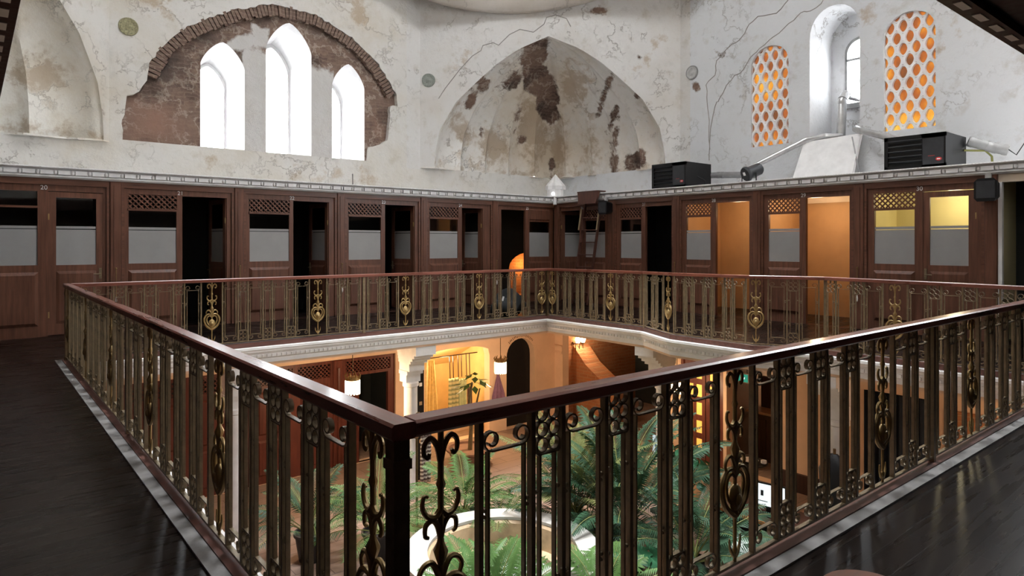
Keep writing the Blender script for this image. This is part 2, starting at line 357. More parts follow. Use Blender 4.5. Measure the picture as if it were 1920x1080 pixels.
def flower():
    m=MB(); m.tube([(0,0,.05),(0,0,.5),(0,0,ZT)],[.008,.010,.010],8)
    def pair(P,r0,r1):
        for sx in (-1,1):
            q=curve([(sx*x,z) for x,z in P]); n=len(q); m.tube(q,[r0+(r1-r0)*(i/(n-1)) for i in range(n)],7)
    pair([(0,.85),(.012,.895),(.036,.925),(.058,.91),(.06,.88),(.047,.866),(.04,.88)],.011,.006)
    pair([(0,.70),(.022,.683),(.05,.692),(.066,.722),(.06,.752),(.046,.748)],.012,.005)
    pair([(0,.618),(.012,.655),(.032,.674),(.054,.662),(.056,.632),(.044,.624)],.011,.006)
    pair([(0,.47),(.012,.51),(.034,.545),(.062,.54),(.078,.512),(.068,.485),(.055,.492)],.012,.006)
    pair([(0,.455),(.025,.485),(.065,.482),(.098,.44),(.103,.385),(.078,.325),(.035,.285),(.0,.268)],.010,.017)
    pair([(0,.44),(.03,.462),(.06,.445),(.07,.40),(.05,.345),(.0,.30)],.008,.010)
    m.ball((0,0,.35),.046,.024,.066,10,8); m.ball((0,-.018,.345),.022,.016,.03,8,6); m.ball((0,.018,.345),.022,.016,.03,8,6)
    m.lathe([(.009,.53),(.02,.56),(.024,.575),(.012,.60),(.009,.62)],8)
    m.lathe([(.009,.255),(.018,.27),(.02,.28),(.009,.30)],8)
    pair([(0,.082),(.02,.095),(.04,.13),(.044,.17)],.013,.003); m.ball((0,0,.10),.014,.012,.028,8,6)
    m.lathe([(.009,.76),(.016,.78),(.009,.80)],8)
    return m.mesh('flower_ornament',GOLD,True)
def bar_mesh(): return MB().box(-.009,.009,-.013,.013,.05,ZT).mesh('baluster',BRASS)
ME=dict(W=wide_frame(),N=narrow_frame(),O=flower(),B=bar_mesh())
ME['P']=MB().box(-.02,.02,-.02,.02,.0,ZT).mesh('post',BRASS)
ME['C']=(MB().box(-.026,.026,-.026,.026,.0,ZT).box(-.031,.031,-.031,.031,ZT-.09,ZT-.06).box(-.031,.031,-.031,.031,0,.06)).mesh('corner_post',DKBR)
WID=dict(W=.2217,N=.142,g=.146,h=.071,e=.15,H=.142)
def seg(root,a,b,tok,z0=1.0,z1=1.0):
    """place bars, frames, flowers along a>b; tok is a list of widths and point marks"""
    a=Vector(a); b=Vector(b); L=(b-a).length; d=(b-a)/L; rz=math.atan2(d.y,d.x); tot=sum(WID[t] for t in tok if t in WID); s=L/tot; x=0
    def at(x,me,name,sx=1):
        p=a+d*x; k=(z0+(z1-z0)*x/L-.05)/.95
        put(name,ME[me],root,(p.x-root.location.x,p.y-root.location.y,0),(0,0,rz),(sx,1,k))
    for i,t in enumerate(tok):
        if t=='W': at(x+s*WID[t]/2,'W','scroll_frame',s)
        elif t=='N': at(x+s*WID[t]/2,'N','rosette_frame',s)
        elif t=='O': at(x,'O','flower_ornament')
        elif t=='P': at(x,'P','post')
        if t in WID:
            x+=s*WID[t]
            nx=tok[i+1] if i+1<len(tok) else None
            if t in 'WN' and nx not in ('P',None) : at(x,'B','baluster')
            elif t in 'gh' and nx in ('W','N'): at(x,'B','baluster')
            elif t=='W' and nx is None: at(x,'B','baluster')
def rail_parts(root,pts,zs,wd=None):
    o=root.location
    P=[(x-o.x,y-o.y,z) for (x,y),z in zip(pts,zs)]
    MB().sweep(P,[(-.04,-.042),(-.034,-.05),(.034,-.05),(.04,-.042),(.04,-.008),(.032,0),(-.032,0),(-.04,-.008)]).build('handrail',wd or RAILW,root)
    B=[(x,y,.05) for x,y,z in P]
    MB().sweep(B,[(-.012,-.006),(.012,-.006),(.012,.006),(-.012,.006)]).build('bottom_rail',BRASS,root)
MOD=list('gWNWNWNWg'); MID=list('gWNWhPhWNWg')
FULL=['e','O']+MOD+['O']+MOD+['O']+MID+['O']+MOD+['O']+MOD+['O','e']
CATR='railing'
r=thing('gallery_railing','bronze railing running from the nearest corner away to the left corner',CATR,(NX,NY,0)); seg(r,(NX,NY),(NX,LY),FULL); rail_parts(r,[(NX,NY-.04),(NX,LY+.04)],[1,1],RAILY)
put('corner_post',ME['C'],r,(0,0,0)); put('corner_post',ME['C'],r,(0,LY-NY,0))
r=thing('gallery_railing','bronze railing running from the nearest corner towards the right edge',CATR,(NX,NY,0)); seg(r,(NX,NY),(KX,NY),FULL); rail_parts(r,[(NX+.041,NY),(KX-.041,NY)],[1,1])
r=thing('gallery_railing','far brass railing in front of the row of dark cubicles under the brick arch',CATR,(NX,LY,0)); seg(r,(NX,LY),(KX,LY),FULL); rail_parts(r,[(NX+.041,LY),(KX-.041,LY)],[1,1])
put('corner_post',ME['C'],r,(KX-NX,0,0))
r=thing('gallery_railing','far brass railing bulging forward below the two black heaters',CATR,(KX,LY,0))
seg(r,(KX,LY),BAY[0],['e','O']+MOD+['O']+list('gWNWh')+['P'],1.0,1.02)
seg(r,BAY[0],BAY[1],list('hWNWg')+['O','h'],1.02,1.04)
seg(r,BAY[1],BAY[2],list('hWNWNWNWh'),1.04,1.05)
seg(r,BAY[2],BAY[3],['h','O']+list('gWNWh')+['P'],1.05,1.05)
seg(r,BAY[3],(KX,NY),list('NWNWg')+['O']+MOD+['O','e'],1.05,1.03)
rail_parts(r,[(KX,LY+.04)]+BAY+[(KX,NY-.04)],[1,1.02,1.04,1.05,1.05,1.03],RAILY)
# ------------------------------------------------------------------ cubicle fronts
def lattice(m,x0,x1,z0,z1,y,sp=.09,t=.024):
    for sg in (1,-1):
        c0=(z0-sg*x1) if sg>0 else (z0+x0); c1=(z1-sg*x0) if sg>0 else (z1+x1); c=math.ceil(c0/sp)*sp
        while c<c1:
            # z = sg*x + c
            P=[]
            xa,xb=sorted(((z0-c)/sg,(z1-c)/sg)); xa=max(xa,x0); xb=min(xb,x1)
            if xb-xa>.01:
                yy=y+(.006 if sg>0 else -.006); m.strip([(xa,yy,sg*xa+c),(xb,yy,sg*xb+c)],.012,t)
            c+=sp
    return m
def door_leaf(root,hx,w,ang,glassz=(1.16,2.27),sgn=-1,handle=True):
    """leaf hinged at local x=hx, spreading towards sgn*x, swung inwards by ang"""
    d=MB(); a,b=.11,w-.10
    d.prism([[(0,.02),(w,.02),(w,2.36),(0,2.36)],[(a,glassz[0]),(b,glassz[0]),(b,glassz[1]),(a,glassz[1])]],onY(-.02),onY(.02))
    d.cbox(a,b,-.035,-.02,.2,1.06,.045)
    leaf=d.build('door',WOOD,root,loc=(hx,.03,0))
    if sgn<0: leaf.scale=(-1,1,1)
    leaf.rotation_euler=(0,0,-ang if sgn<0 else ang)
    MB().box(a,b,-.003,.003,1.80,glassz[1]).build('glass_pane',CLEAR,leaf)
    MB().box(a,b,-.004,.004,glassz[0],1.745).box(a,b,-.004,.004,1.76,1.80).build('frosted_pane',FROST,leaf)
    if handle:
        MB().box(w-.06,w-.02,-.028,-.02,.92,1.1).tube([(w-.04,-.03,1.0),(w-.04,-.06,1.0),(w-.14,-.06,1.0)],.008,6).build('handle',BRASS,leaf)
    MB().box(-.01,.02,-.026,-.018,1.9,2.0).box(-.01,.02,-.026,-.018,.3,.4).build('hinge',GOLD,leaf)
    return leaf
def cubicle(name,label,org,rot,L,p0,p1,win,dr,num,inner,open_ang=None,hinge='far',lat=True,last=False,leafless=False):
    """local x runs left to right as seen from the gallery, -y faces the gallery. p0,p1 pilaster centres"""
    t=thing(name,label,'cubicle',org,rot)
    x0,x1=p0-.085,p1-.085+(.17 if last else 0); loops=[[(x0,0),(x1,0),(x1,2.573),(x0,2.573)]]
    wa,wb=win; da,db=dr; zl=2.095 if lat else None
    if lat: loops.append([(wa,2.125),(wb,2.125),(wb,2.375),(wa,2.375)])
    loops.append([(wa+.01,1.165),(wb-.01,1.165),(wb-.01,2.085 if lat else 2.36),(wa+.01,2.085 if lat else 2.36)]); loops.append([(da,0.0005),(db,0.0005),(db,2.37),(da,2.37)])
    # split below the door so the hole reaches the floor
    m=MB(); m.prism(loops,onY(0),onY(.07)); m.build('frame',WOOD,t)
    m=MB().box(p0+.09,p1-.09,-.035,0,2.47,2.573)
    m.box(p0+.09,p0+.13,-.035,0,0,2.47).box(p1-.13,p1-.09,-.035,0,0,2.47).build('architrave',WOODH,t)
    m=MB().cbox(p0-.085,p0+.085,-.06,0,0,2.573,.012)
    m.box(p0-.03,p0+.03,-.072,-.06,1.0,2.5); m.build('pilaster',WOOD,t)
    if last: MB().cbox(p1-.085,p1+.085,-.06,0,0,2.573,.012).build('pilaster',WOOD,t)
    if lat: lattice(MB(),wa,wb,2.125,2.375,.02).build('lattice',WOOD,t)
    MB().box(wa-.005,wb+.005,-.02,0,2.088,2.122).build('rail',WOODH,t)
    MB().box(wa+.01,wb-.01,.02,.026,1.80,2.085 if lat else 2.36).build('glass_pane',CLEAR,t)
    MB().box(wa+.01,wb-.01,.018,.028,1.165,1.745).box(wa+.01,wb-.01,.018,.028,1.757,1.80).build('frosted_pane',FROST,t)
    MB().cbox(wa,wb,-.04,0,.18,1.05,.05).build('lower_panel',WOOD,t)
    if num: text('number_plate',num,.10,WHITE,t,((wb+da)/2+.01,-.004,2.42),(R(90),0,0))
    D=HY1-CY-.02
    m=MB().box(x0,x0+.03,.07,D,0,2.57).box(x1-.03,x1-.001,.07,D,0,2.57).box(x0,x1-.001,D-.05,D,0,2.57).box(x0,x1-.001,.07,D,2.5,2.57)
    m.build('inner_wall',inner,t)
    if not leafless:
        if hinge=='far': door_leaf(t,db,db-da,R(open_ang or 0),sgn=-1)
        else: door_leaf(t,da,db-da,R(open_ang or 0),sgn=1)
    return t
BL=(0,CY,0)
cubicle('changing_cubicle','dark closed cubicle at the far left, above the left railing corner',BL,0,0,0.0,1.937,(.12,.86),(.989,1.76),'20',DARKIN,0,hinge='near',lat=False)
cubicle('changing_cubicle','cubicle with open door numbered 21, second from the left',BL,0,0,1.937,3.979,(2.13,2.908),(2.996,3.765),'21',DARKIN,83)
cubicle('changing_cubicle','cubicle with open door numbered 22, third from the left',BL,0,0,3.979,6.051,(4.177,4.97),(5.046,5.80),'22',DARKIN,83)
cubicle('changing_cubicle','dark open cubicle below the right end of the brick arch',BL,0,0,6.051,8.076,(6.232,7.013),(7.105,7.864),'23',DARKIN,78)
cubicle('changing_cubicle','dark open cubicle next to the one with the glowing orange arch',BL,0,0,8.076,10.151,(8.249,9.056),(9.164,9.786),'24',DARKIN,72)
# corner cubicle 25: doorway on the left, window on the right
def corner_cubicle():
    t=thing('changing_cubicle','corner cubicle with a glowing orange arch behind its doorway','cubicle',BL)
    MB().prism([[(10.066,0),(12.13,0),(12.13,2.573),(10.066,2.573)],[(10.371,.0005),(11.163,.0005),(11.163,2.37),(10.371,2.37)],[(11.30,1.165),(12.0,1.165),(12.0,2.08),(11.30,2.08)]],onY(0),onY(.07)).build('frame',WOOD,t)
    MB().box(10.24,12.1,-.035,0,2.47,2.573).build('architrave',WOODH,t)
    MB().cbox(10.066,10.236,-.06,0,0,2.573,.012).build('pilaster',WOOD,t)
    MB().cbox(11.3,12.0,-.02,0,2.12,2.4,.02).build('upper_panel',WOOD,t)
    MB().box(11.30,12.0,.02,.026,1.80,2.08).build('glass_pane',CLEAR,t); MB().box(11.30,12.0,.018,.028,1.165,1.80).build('frosted_pane',FROST,t)
    MB().cbox(11.25,12.05,-.04,0,.18,1.05,.05).build('lower_panel',WOOD,t)
    text('number_plate','25',.10,WHITE,t,(11.23,-.004,2.42),(R(90),0,0))
    MB().box(10.07,10.10,.07,1.7,0,2.57).prism([[(10.151,0),(13.95,0),(13.95,2.5),(10.151,2.5)],[(11.63+1.6*(.5-.5*math.cos(PI*i/12)),.82+.45*math.sin(PI*i/12)) for i in range(13)]+[(13.23,.05),(11.63,.05)]],onY(1.25),onY(1.28)).build('inner_wall',DARKIN,t)
    return t
corner_cubicle()
# lit brick niche behind the corner cubicle
m=MB(); A=[(11.63+1.6*(.5-.5*math.cos(PI*i/12)),.82+.45*math.sin(PI*i/12)) for i in range(13)]+[(13.23,.05),(11.63,.05)]
m.loft([(a,CY+1.28,b) for a,b in A],[(a,CY+1.72,b) for a,b in A]); m.poly([A],onY(CY+1.72)); struct(m.build('wall_niche',BRICK))
lamp('niche_lamp','POINT',(12.43,CY+1.42,.9),14,(1,.5,.15),.05)
RT=(CX,0,0); RR=R(-90)     # local x = -world y
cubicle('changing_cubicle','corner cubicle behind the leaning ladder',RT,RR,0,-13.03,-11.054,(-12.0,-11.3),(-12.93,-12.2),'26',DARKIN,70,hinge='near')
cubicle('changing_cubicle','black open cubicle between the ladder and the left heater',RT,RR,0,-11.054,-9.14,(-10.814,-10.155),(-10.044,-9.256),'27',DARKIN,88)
cubicle('changing_cubicle','cubicle with orange lit interior below the left heater and the floodlight',RT,RR,0,-9.14,-7.191,(-8.913,-8.275),(-8.158,-7.378),'28',OCHRE,leafless=True)
cubicle('changing_cubicle','cubicle with orange lit interior and pale ceiling cornice left of number 30',RT,RR,0,-7.191,-5.23,(-6.973,-6.321),(-6.207,-5.405),'29',OCHRE,leafless=True)
YEL=mat('straw_paint',(.72,.64,.36),.7,0,.06,2)
cubicle('changing_cubicle','closed cubicle numbered 30 under the right heater, yellow light in its door',RT,RR,0,-5.23,-3.267,(-4.997,-4.34),(-4.228,-3.47),'30',YEL,0,last=True)
lamp('cubicle_lamp','POINT',(13.0,8.1,2.2),13,(1,.74,.46),.1); lamp('cubicle_lamp','POINT',(13.0,6.4,2.2),16,(1,.74,.46),.1); lamp('cubicle_lamp','POINT',(13.3,4.1,2.25),15,(1,.86,.55),.1)
# ceiling cornice strip seen in cubicle 29
struct(MB().sweep([(13.85,7.1,2.5),(13.85,5.28,2.5)],[(0,0),(-.0,-.14),(-.04,-.14),(-.10,-.06),(-.16,0)]).sweep([(13.9,5.3,2.5),(12.3,5.3,2.5)],[(0,0),(0,-.14),(-.04,-.14),(-.10,-.06),(-.16,0)]).build('trim_4',CREAM))
# passage beside cubicle 30
struct(MB().box(CX-.03,CX+.05,3.13,3.19,0,2.45).build('trim_5',WHITE)); struct(MB().box(CX-.02,CX+.1,HY0,3.19,2.45,2.573).build('trim_6',CREAM))
struct(MB().box(CX+.9,CX+1.0,HY0,3.2,0,2.57).box(CX,CX+1.0,3.20,3.24,0,2.57).build('wall_passage',DARKIN))
# roof over the cubicles and cornice along its front
crun=[(HX0,CY,0),(CX,CY,0),(CX,HY0,0)]
struct(MB().prism([[(HX0,CY-.02),(CX-.02,CY-.02),(CX-.02,HY0),(HX1+.1,HY0),(HX1+.1,HY1+.1),(HX0,HY1+.1)]],onZ(2.575),onZ(2.72)).build('ceiling_cubicles',WHITE))
m=MB().sweep(crun,[(.05,2.573),(.05,2.76),(-.13,2.76),(-.14,2.745),(-.13,2.73),(-.09,2.725),(-.06,2.71),(-.06,2.63),(-.09,2.62),(-.09,2.60),(-.06,2.573)][::-1])
for (a,b) in zip(crun[:-1],crun[1:]):
    a=Vector(a); b=Vector(b); d=(b-a).normalized(); nrm=Vector((d.y,-d.x,0)); L=(b-a).length; k=int(L/.235); rz=math.atan2(d.y,d.x)
    for j in range(k):
        c=a+d*(L*(j+.5)/k)+nrm*.085; m.mbox(Matrix.Translation((c.x,c.y,2.670))@Matrix.Rotation(rz,4,'Z'),.165,.05,.066)
        c=a+d*(L*j/k)+nrm*.082; m.ball((c.x,c.y,2.668),.026,.026,.04,8,5)
        for q in range(5):
            c=a+d*(L*(j+.1+q*.2)/k)+nrm*.14; m.mbox(Matrix.Translation((c.x,c.y,2.748))@Matrix.Rotation(rz,4,'Z'),.03,.012,.014)
struct(m.build('trim_7',WHITE))
# ------------------------------------------------------------------ upper masonry
LIGHTPL=plaster('plaster_cool',(.67,.68,.70),(.5,.44,.36),.16,smudge=.55,uv=((0,1),0),patches=[(9.3,6.12,.16,.06,35),(9.95,5.42,.10,.18,-20),(10.15,6.24,.07,.05,0)],stains=[(4.55,5.35,.05,.2,20),(4.35,5.54,.16,.05,0),(5.92,6.12,.12,.2,0)])
BACKPL=plaster('plaster_warm',(.67,.65,.62),(.56,.49,.38),.5,smudge=.7,uv=((1,0),0),patches=[(2.0,4.0,.05,.12,0)],
   stains=[(3.95,3.28,.16,.22,20),(2.99,6.35,.35,.2,0),(7.35,7.2,.3,.4,30),(6.7,3.1,.35,.2,20),(7.5,3.15,.35,.18,0),(5.8,3.0,.2,.25,0)],tintarea=[(2.2,6.6,1.2,.8,0),(1.5,4.2,.9,1.2,0),(7.6,6.9,1.2,.6,0)])
struct(MB().box(HX0,HX1+.3,HY1,HY1+.3,0,3.5).build('wall_back',BACKPL))
struct(MB().box(HX1,HX1+.3,HY0,HY1,0,3.5).build('wall_right',LIGHTPL))
struct(MB().box(HX0-.3,HX0,HY0,HY1+.3,-3.2,8.1).build('wall_left',BACKPL)); struct(MB().box(HX0,HX1+.3,HY0-.3,HY0,-3.2,8.1).build('wall_front',BACKPL))
# wall with the ruined brick arch and its three windows
random.seed(3)
def jag(P,closed,sub,amp):
    out=[]; n=len(P)
    for i in range(n if closed else n-1):
        a=Vector(P[i]); b=Vector(P[(i+1)%n]); k=max(1,int((b-a).length/sub))
        for j in range(k):
            p=a.lerp(b,j/k); out.append((p.x+random.uniform(-amp,amp),p.y+random.uniform(-amp,amp)))
    return out
ARCH=[(2.34,3.55),(2.33,3.95),(2.40,4.42),(2.62,4.55),(2.74,4.78),(2.8,5.12),(2.99,5.47),(3.49,6.01),(4.34,6.53),(5.25,6.88),(6.25,6.87),(7.19,6.51),(7.9,5.99),(8.42,5.28),(8.42,5.02),(8.22,4.95),(8.2,4.4),(8.13,4.1),(7.9,3.95),(7.66,3.9),(7.62,3.545)]
AJ=jag(ARCH,False,.09,.022)+[(7.62,3.545)]
WIN=[(3.79,4.70,3.55,5.33,5.86),(5.17,6.22,3.52,5.93,6.58),(6.735,7.58,3.55,5.33,5.88)]
W0=3.5; YP=HY1+.13
struct(MB().prism([[(2.1,W0),(8.75,W0),(8.75,8.1),(2.1,8.1)],AJ],onY(HY1),onY(YP+.02)).build('wall_back_upper',BACKPL))
PIERS=[(4.93,4.7,.30,1.35,0,1),(6.48,4.4,.32,1.33,0,1),(5.55,3.3,2.0,.24,0,1),(4.72,5.95,.5,.18,28),(5.05,6.1,.22,.3,0,1)]
m_,nt,b=nodes('arch_infill'); t_=N(nt,'ShaderNodeTexCoord'); vec=t_.outputs['Object']; sep=N(nt,'ShaderNodeSeparateXYZ'); nt.links.new(vec,sep.inputs[0])
mc,mh=masonry_colour(nt,vec); k_=patchmask(nt,sep.outputs[0],sep.outputs[2],PIERS,noise(nt,vec,2.5,6,.6),.05,.3)
mc=mix(nt,patchmask(nt,sep.outputs[0],sep.outputs[2],[(3.0,3.9,.75,.6,0),(7.9,4.4,.3,.5,0),(2.6,4.3,.25,.4,0)],noise(nt,vec,1.5,6,.6),.5,.9),mc,(.30,.175,.13))
mc=mix(nt,math_(nt,'MULTIPLY',patchmask(nt,sep.outputs[0],sep.outputs[2],[(3.15,5.15,.4,.75,-35),(3.9,5.9,.6,.3,30),(5.0,6.5,.8,.25,8),(6.4,6.5,.7,.25,-15),(7.6,5.9,.5,.3,-45),(2.75,4.6,.2,.2,0)],noise(nt,vec,2.2,8,.7),.35,.9),.72),mc,(.05,.04,.036))
nt.links.new(mix(nt,k_,mc,mix(nt,ramp(nt,noise(nt,vec,2,6),[(.4,0),(.7,.3)]),(.62,.6,.585),(.5,.46,.4))),b.inputs['Base Color']); b.inputs['Roughness'].default_value=.9
bump(nt,b,math_(nt,'ADD',mh,math_(nt,'MULTIPLY',k_,.6)),.7,.05); INFILL=m_
WLOOPS=[ogive(*w) for w in WIN]
struct(MB().poly([AJ]+WLOOPS,onY(YP)).build('wall_arch_infill',INFILL,fix=False))
# ring of radial bricks under the broken edge of the arch
rb=[(2.72,4.95),(2.82,5.2),(3.02,5.52),(3.5,6.02),(4.34,6.53),(5.25,6.87),(6.25,6.86),(7.19,6.5),(7.88,5.99),(8.36,5.3)]
def resample(P,step):
    out=[];acc=0
    for a,b in zip(P[:-1],P[1:]):
        a=Vector(a);b=Vector(b);L=(b-a).length;x=acc
        while x<L: out.append((a.lerp(b,x/L),(b-a).normalized())); x+=step
        acc=x-L
    return out
VOUS=brickmat('arch_bricks',(.2,.125,.095),(.13,.08,.062),(.24,.17,.13))
m=MB(); sm=curve(rb,8); sm=[(p.x,p.z) for p in sm]
for i,(p,d) in enumerate(resample(sm,.085)):
    n=Vector((d.y,-d.x)); L=.26+random.uniform(-.03,.03); ang=math.atan2(d.y,d.x)+random.uniform(-.06,.06)
    c=p+n*(L/2-.01); m.mbox(Matrix.Translation((c.x,YP-.05+random.uniform(-.025,.02),c.y))@Matrix.Rotation(-ang,4,'Y'),.066,.12,L)
struct(m.build('trim_8',VOUS))
def reveal(loop,y0,y1,f,axis='Y',lower=.15,name='window_1',paint=None,infl=None):
    xs=[p[0] for p in loop]; xc=(min(xs)+max(xs))/2; zb=min(p[1] for p in loop); zt=max(p[1] for p in loop)
    far=[(xc+(a-xc)*f,zb+.02+(c-zb)*(1-lower/(zt-zb))) for a,c in loop]
    fn=onY if axis=='Y' else onX
    o=struct(MB().loft([fn(y0)(*p) for p in loop],[fn(y1)(*p) for p in far],True).build(name,paint or WHITE,fix=False))
    w=.05; inn=[(xc+(a-xc)*.9,zb+.08+(c-zb-.08)*.965) for a,c in far]
    MB().prism([far,inn],fn(y1-.03),fn(y1+.03)).build('window_frame',infl or WHITE,o)
    MB().poly([inn],fn(y1)).build('window_pane',CLEAR,o,fix=False)
    return o
for i,lp in enumerate(WLOOPS): reveal(lp,YP,HY1+1.35,.86,'Y',.22,'window_%d'%(i+1))
# right wall
RW=[arch(3.96+3.56,3.96+3.56+.91,3.73,5.52,5.98),arch(6.0,7.04,3.5005,5.85,6.5),arch(4.637,5.546,3.72,5.52,5.98)]
struct(MB().prism([[(2.3,3.5),(10.15,3.5),(10.15,8.1),(2.3,8.1)][::-1]]+RW[:1]+RW[2:]+[[(a,max(c,3.5005)) for a,c in RW[1]]],onX(HX1),onX(HX1+.12)).build('wall_right_upper',LIGHTPL))
def honeycomb(loop,name):
    ys=[p[0] for p in loop]; zs=[p[1] for p in loop]; y0,y1,z0,z1=min(ys),max(ys),min(zs),max(zs); cw=.232; ch=.30; m=MB(); hole=[]; cell=[]
    for i in range(24):
        a=2*PI*i/24; c,s=math.cos(a),math.sin(a)
        rr=1/((abs(c)/.40)**1.75+(abs(s)/.455)**1.5)**(1/1.62); hole.append((rr*c*cw*.93,rr*s*ch*.93))
    # cell boundary: rhombus-like hexagon sampled in the same directions
    hexv=[(.5,.17),(0,.5+.17-.17+.0),( -.5,.17),(-.5,-.17),(0,-.5),(.5,-.17)]; hexv=[(.5,.165),(0,.335),(-.5,.165),(-.5,-.165),(0,-.335),(.5,-.165)]
    for i in range(24):
        a=2*PI*i/24; d=Vector((math.cos(a),math.sin(a))); best=9
        for k in range(6):
            p=Vector(hexv[k]); q=Vector(hexv[(k+1)%6]); p=Vector((p.x*cw,p.y*ch*1.5)); q=Vector((q.x*cw,q.y*ch*1.5)); e=q-p; den=d.x*e.y-d.y*e.x
            if abs(den)<1e-9: continue
            t=(p.x*e.y-p.y*e.x)/den; u=(p.x*d.y-p.y*d.x)/den
            if t>0 and -1e-6<=u<=1+1e-6: best=min(best,t)
        cell.append((d.x*best,d.y*best))
    hs=.97; rowh=ch*.75; r_=-1; x0=HX1+.05
    while z0+r_*rowh<z1+.25:
        for k in range(-1,int((y1-y0)/cw)+3):
            cy_=y0+(k+(.5 if r_%2 else 0))*cw; cz=z0+r_*rowh
            H=[(cy_+a*hs,cz+b*.90) for a,b in hole]; C=[(cy_+a,cz+b) for a,b in cell]
            H3=[(x0,a,b) for a,b in H]; m.loft([(x0,a,b) for a,b in C],H3); m.loft(H3,[(x0+.06,a,b) for a,b in [(cy_+(p-cy_)*.9,cz+(q-cz)*.92) for p,q in H]])
        r_+=1
    o=struct(m.build(name,WHITE,fix=True)); xx=x0+.055
    MB().add([(xx,y0-.1,z0-.15),(xx,y1+.1,z0-.15),(xx,y1+.1,z1+.15),(xx,y0-.1,z1+.15)],[(0,1,2,3)]).build('window_pane',AMBER,o,fix=False)
    return o
honeycomb(RW[0],'window_4'); honeycomb(RW[2],'window_5')
NICHEP=plaster('niche_plaster',(.68,.68,.69),(.5,.49,.47),.2,smudge=.9)
def niche():
    lp=[(a,max(c,3.5005)) for a,c in RW[1]]; far=[(6.52+(a-6.52)*.96,c) for a,c in lp]; XD=HX1+.95
    o=struct(MB().loft([onX(HX1)(*p) for p in lp],[onX(XD)(*p) for p in far]).build('window_6',NICHEP,fix=False))
    hole=arch(6.02,6.72,4.52,5.65,6.0)
    MB().prism([far,hole],onX(XD),onX(XD+.1)).build('window_reveal',NICHEP,o)
    inn=arch(6.07,6.67,4.58,5.62,5.94); MB().prism([hole,inn],onX(XD-.02),onX(XD+.05)).box(XD-.02,XD+.04,6.05,6.7,5.5,5.55).box(XD-.06,XD+.06,6.0,6.74,4.46,4.53).build('window_frame',mat('grey_frame',(.3,.3,.3),.5),o)
    MB().poly([inn],onX(XD+.02)).build('window_pane',CLEAR,o,fix=False)
niche()
# squinches: fluted half domes across the corners
PROF=[(0,1),(.12,.99),(.29,.95),(.5,.81),(.67,.61),(.79,.455),(.9,.27),(1,0)]
def prof(h):
    for (a,b),(c,d) in zip(PROF[:-1],PROF[1:]):
        if h<=c: return b+(d-b)*(h-a)/(c-a)
    return 0
def prof_inv(r_):
    lo,hi=0,1
    for _ in range(30):
        mid=(lo+hi)/2
        if prof(mid)>r_: lo=mid
        else: hi=mid
    return lo
def squinch(A,B,corner,hw,z0,zt,name,matl,shell,tang=.36):
    A=Vector(A);B=Vector(B);t=(B-A).normalized();M_=(A+B)/2; n=Vector((-t.y,t.x)); n=n if n.dot(Vector(corner)-M_)>0 else -n
    L=(B-A).length/2; rows=[]; ks=[-L-.03]+[-hw+2*hw*(.5-.5*math.cos(PI*i/40)) for i in range(41)]+[L+.03]
    bot=[];mid=[];top=[]
    for s in ks:
        p=M_+t*s; zb=z0+(zt-z0)*prof_inv(abs(s)/hw) if abs(s)<hw else z0
        bot.append((p.x,p.y,zb)); top.append((p.x,p.y,8.1)); mid.append((p.x,p.y,zb+(8.1-zb)*.5))
    struct(MB().grid([bot,mid,top]).build(name,matl,fix=False))
    rows=[]; NF=9; nphi=NF*10
    def rp(ph):      # distance to the two walls in direction ph
        d=t*math.cos(ph)+n*math.sin(ph); best=9
        for axis,lim in ((0,corner[0]),(1,corner[1])):
            if abs(d[axis])>1e-6:
                k=(lim-M_[axis])/d[axis]
                if k>0: best=min(best,k)
        return best
    for i in range(nphi+1):
        ph=PI*i/nphi; col=[]; sn=math.sin(ph); target=.62*rp(ph)+.38*2.95
        r0=hw+(target-hw)*min(1,sn*2.2)
        fl=1+.12*(abs(math.sin(NF*ph))-.6)*min(1,sn*3)
        for j in range(25):
            h=1-(1-j/24)**1.3; rr=prof(h)*r0*(1+(fl-1)*(1-h*.35))
            if i in (0,nphi): rr=prof(h)*hw+.05
            p=M_+n*.004+(t*math.cos(ph)+n*sn)*rr; col.append((p.x,p.y,z0+(zt-z0)*h))
        rows.append(col)
    struct(MB().grid(rows).build(name+'_shell',shell,smooth=True,fix=True,angle=70))
    # sill ledge at the foot of the shell
    pts=[M_+(t*math.cos(PI*i/60)+n*math.sin(PI*i/60))*max(.5,rows[int(i*nphi/60)] and (Vector(rows[int(i*nphi/60)][0][:2])-M_).length-.05) for i in range(2,59)]
    cn=Vector(corner); m=MB()
    for E_,sg in ((A,-1),(B,1)):
        f_=M_+t*(hw-.02)*sg; e=E_+(cn-E_).normalized()*1.3; o_=(E_-M_).normalized()*.05
        m.prism([[tuple(f_),tuple(E_+o_),tuple(e+n*.1)]],onZ(z0-.02),onZ(z0+.01))
    struct(m.build(name+'_foot',shell))
    struct(MB().sweep([(p.x,p.y,z0) for p in pts],[(-.25,-.03),(.03,-.03),(.045,-.015),(.03,.0),(-.25,.0)]).build(name+'_ledge',shell))
T1=(.7328,-.6804)
uvD=((T1[0],T1[1]),T1[0]*11.55+T1[1]*12.675)
SQW=plaster('squinch_face',(.67,.655,.64),(.52,.44,.34),.35,smudge=.9,uv=uvD,stains=[(-2.2,6.3,.3,.15,40),(2.5,6.2,.1,.5,-40)],patches=[(2.3,6.28,.10,.06,-30),(1.3,7.5,.3,.1,0)])
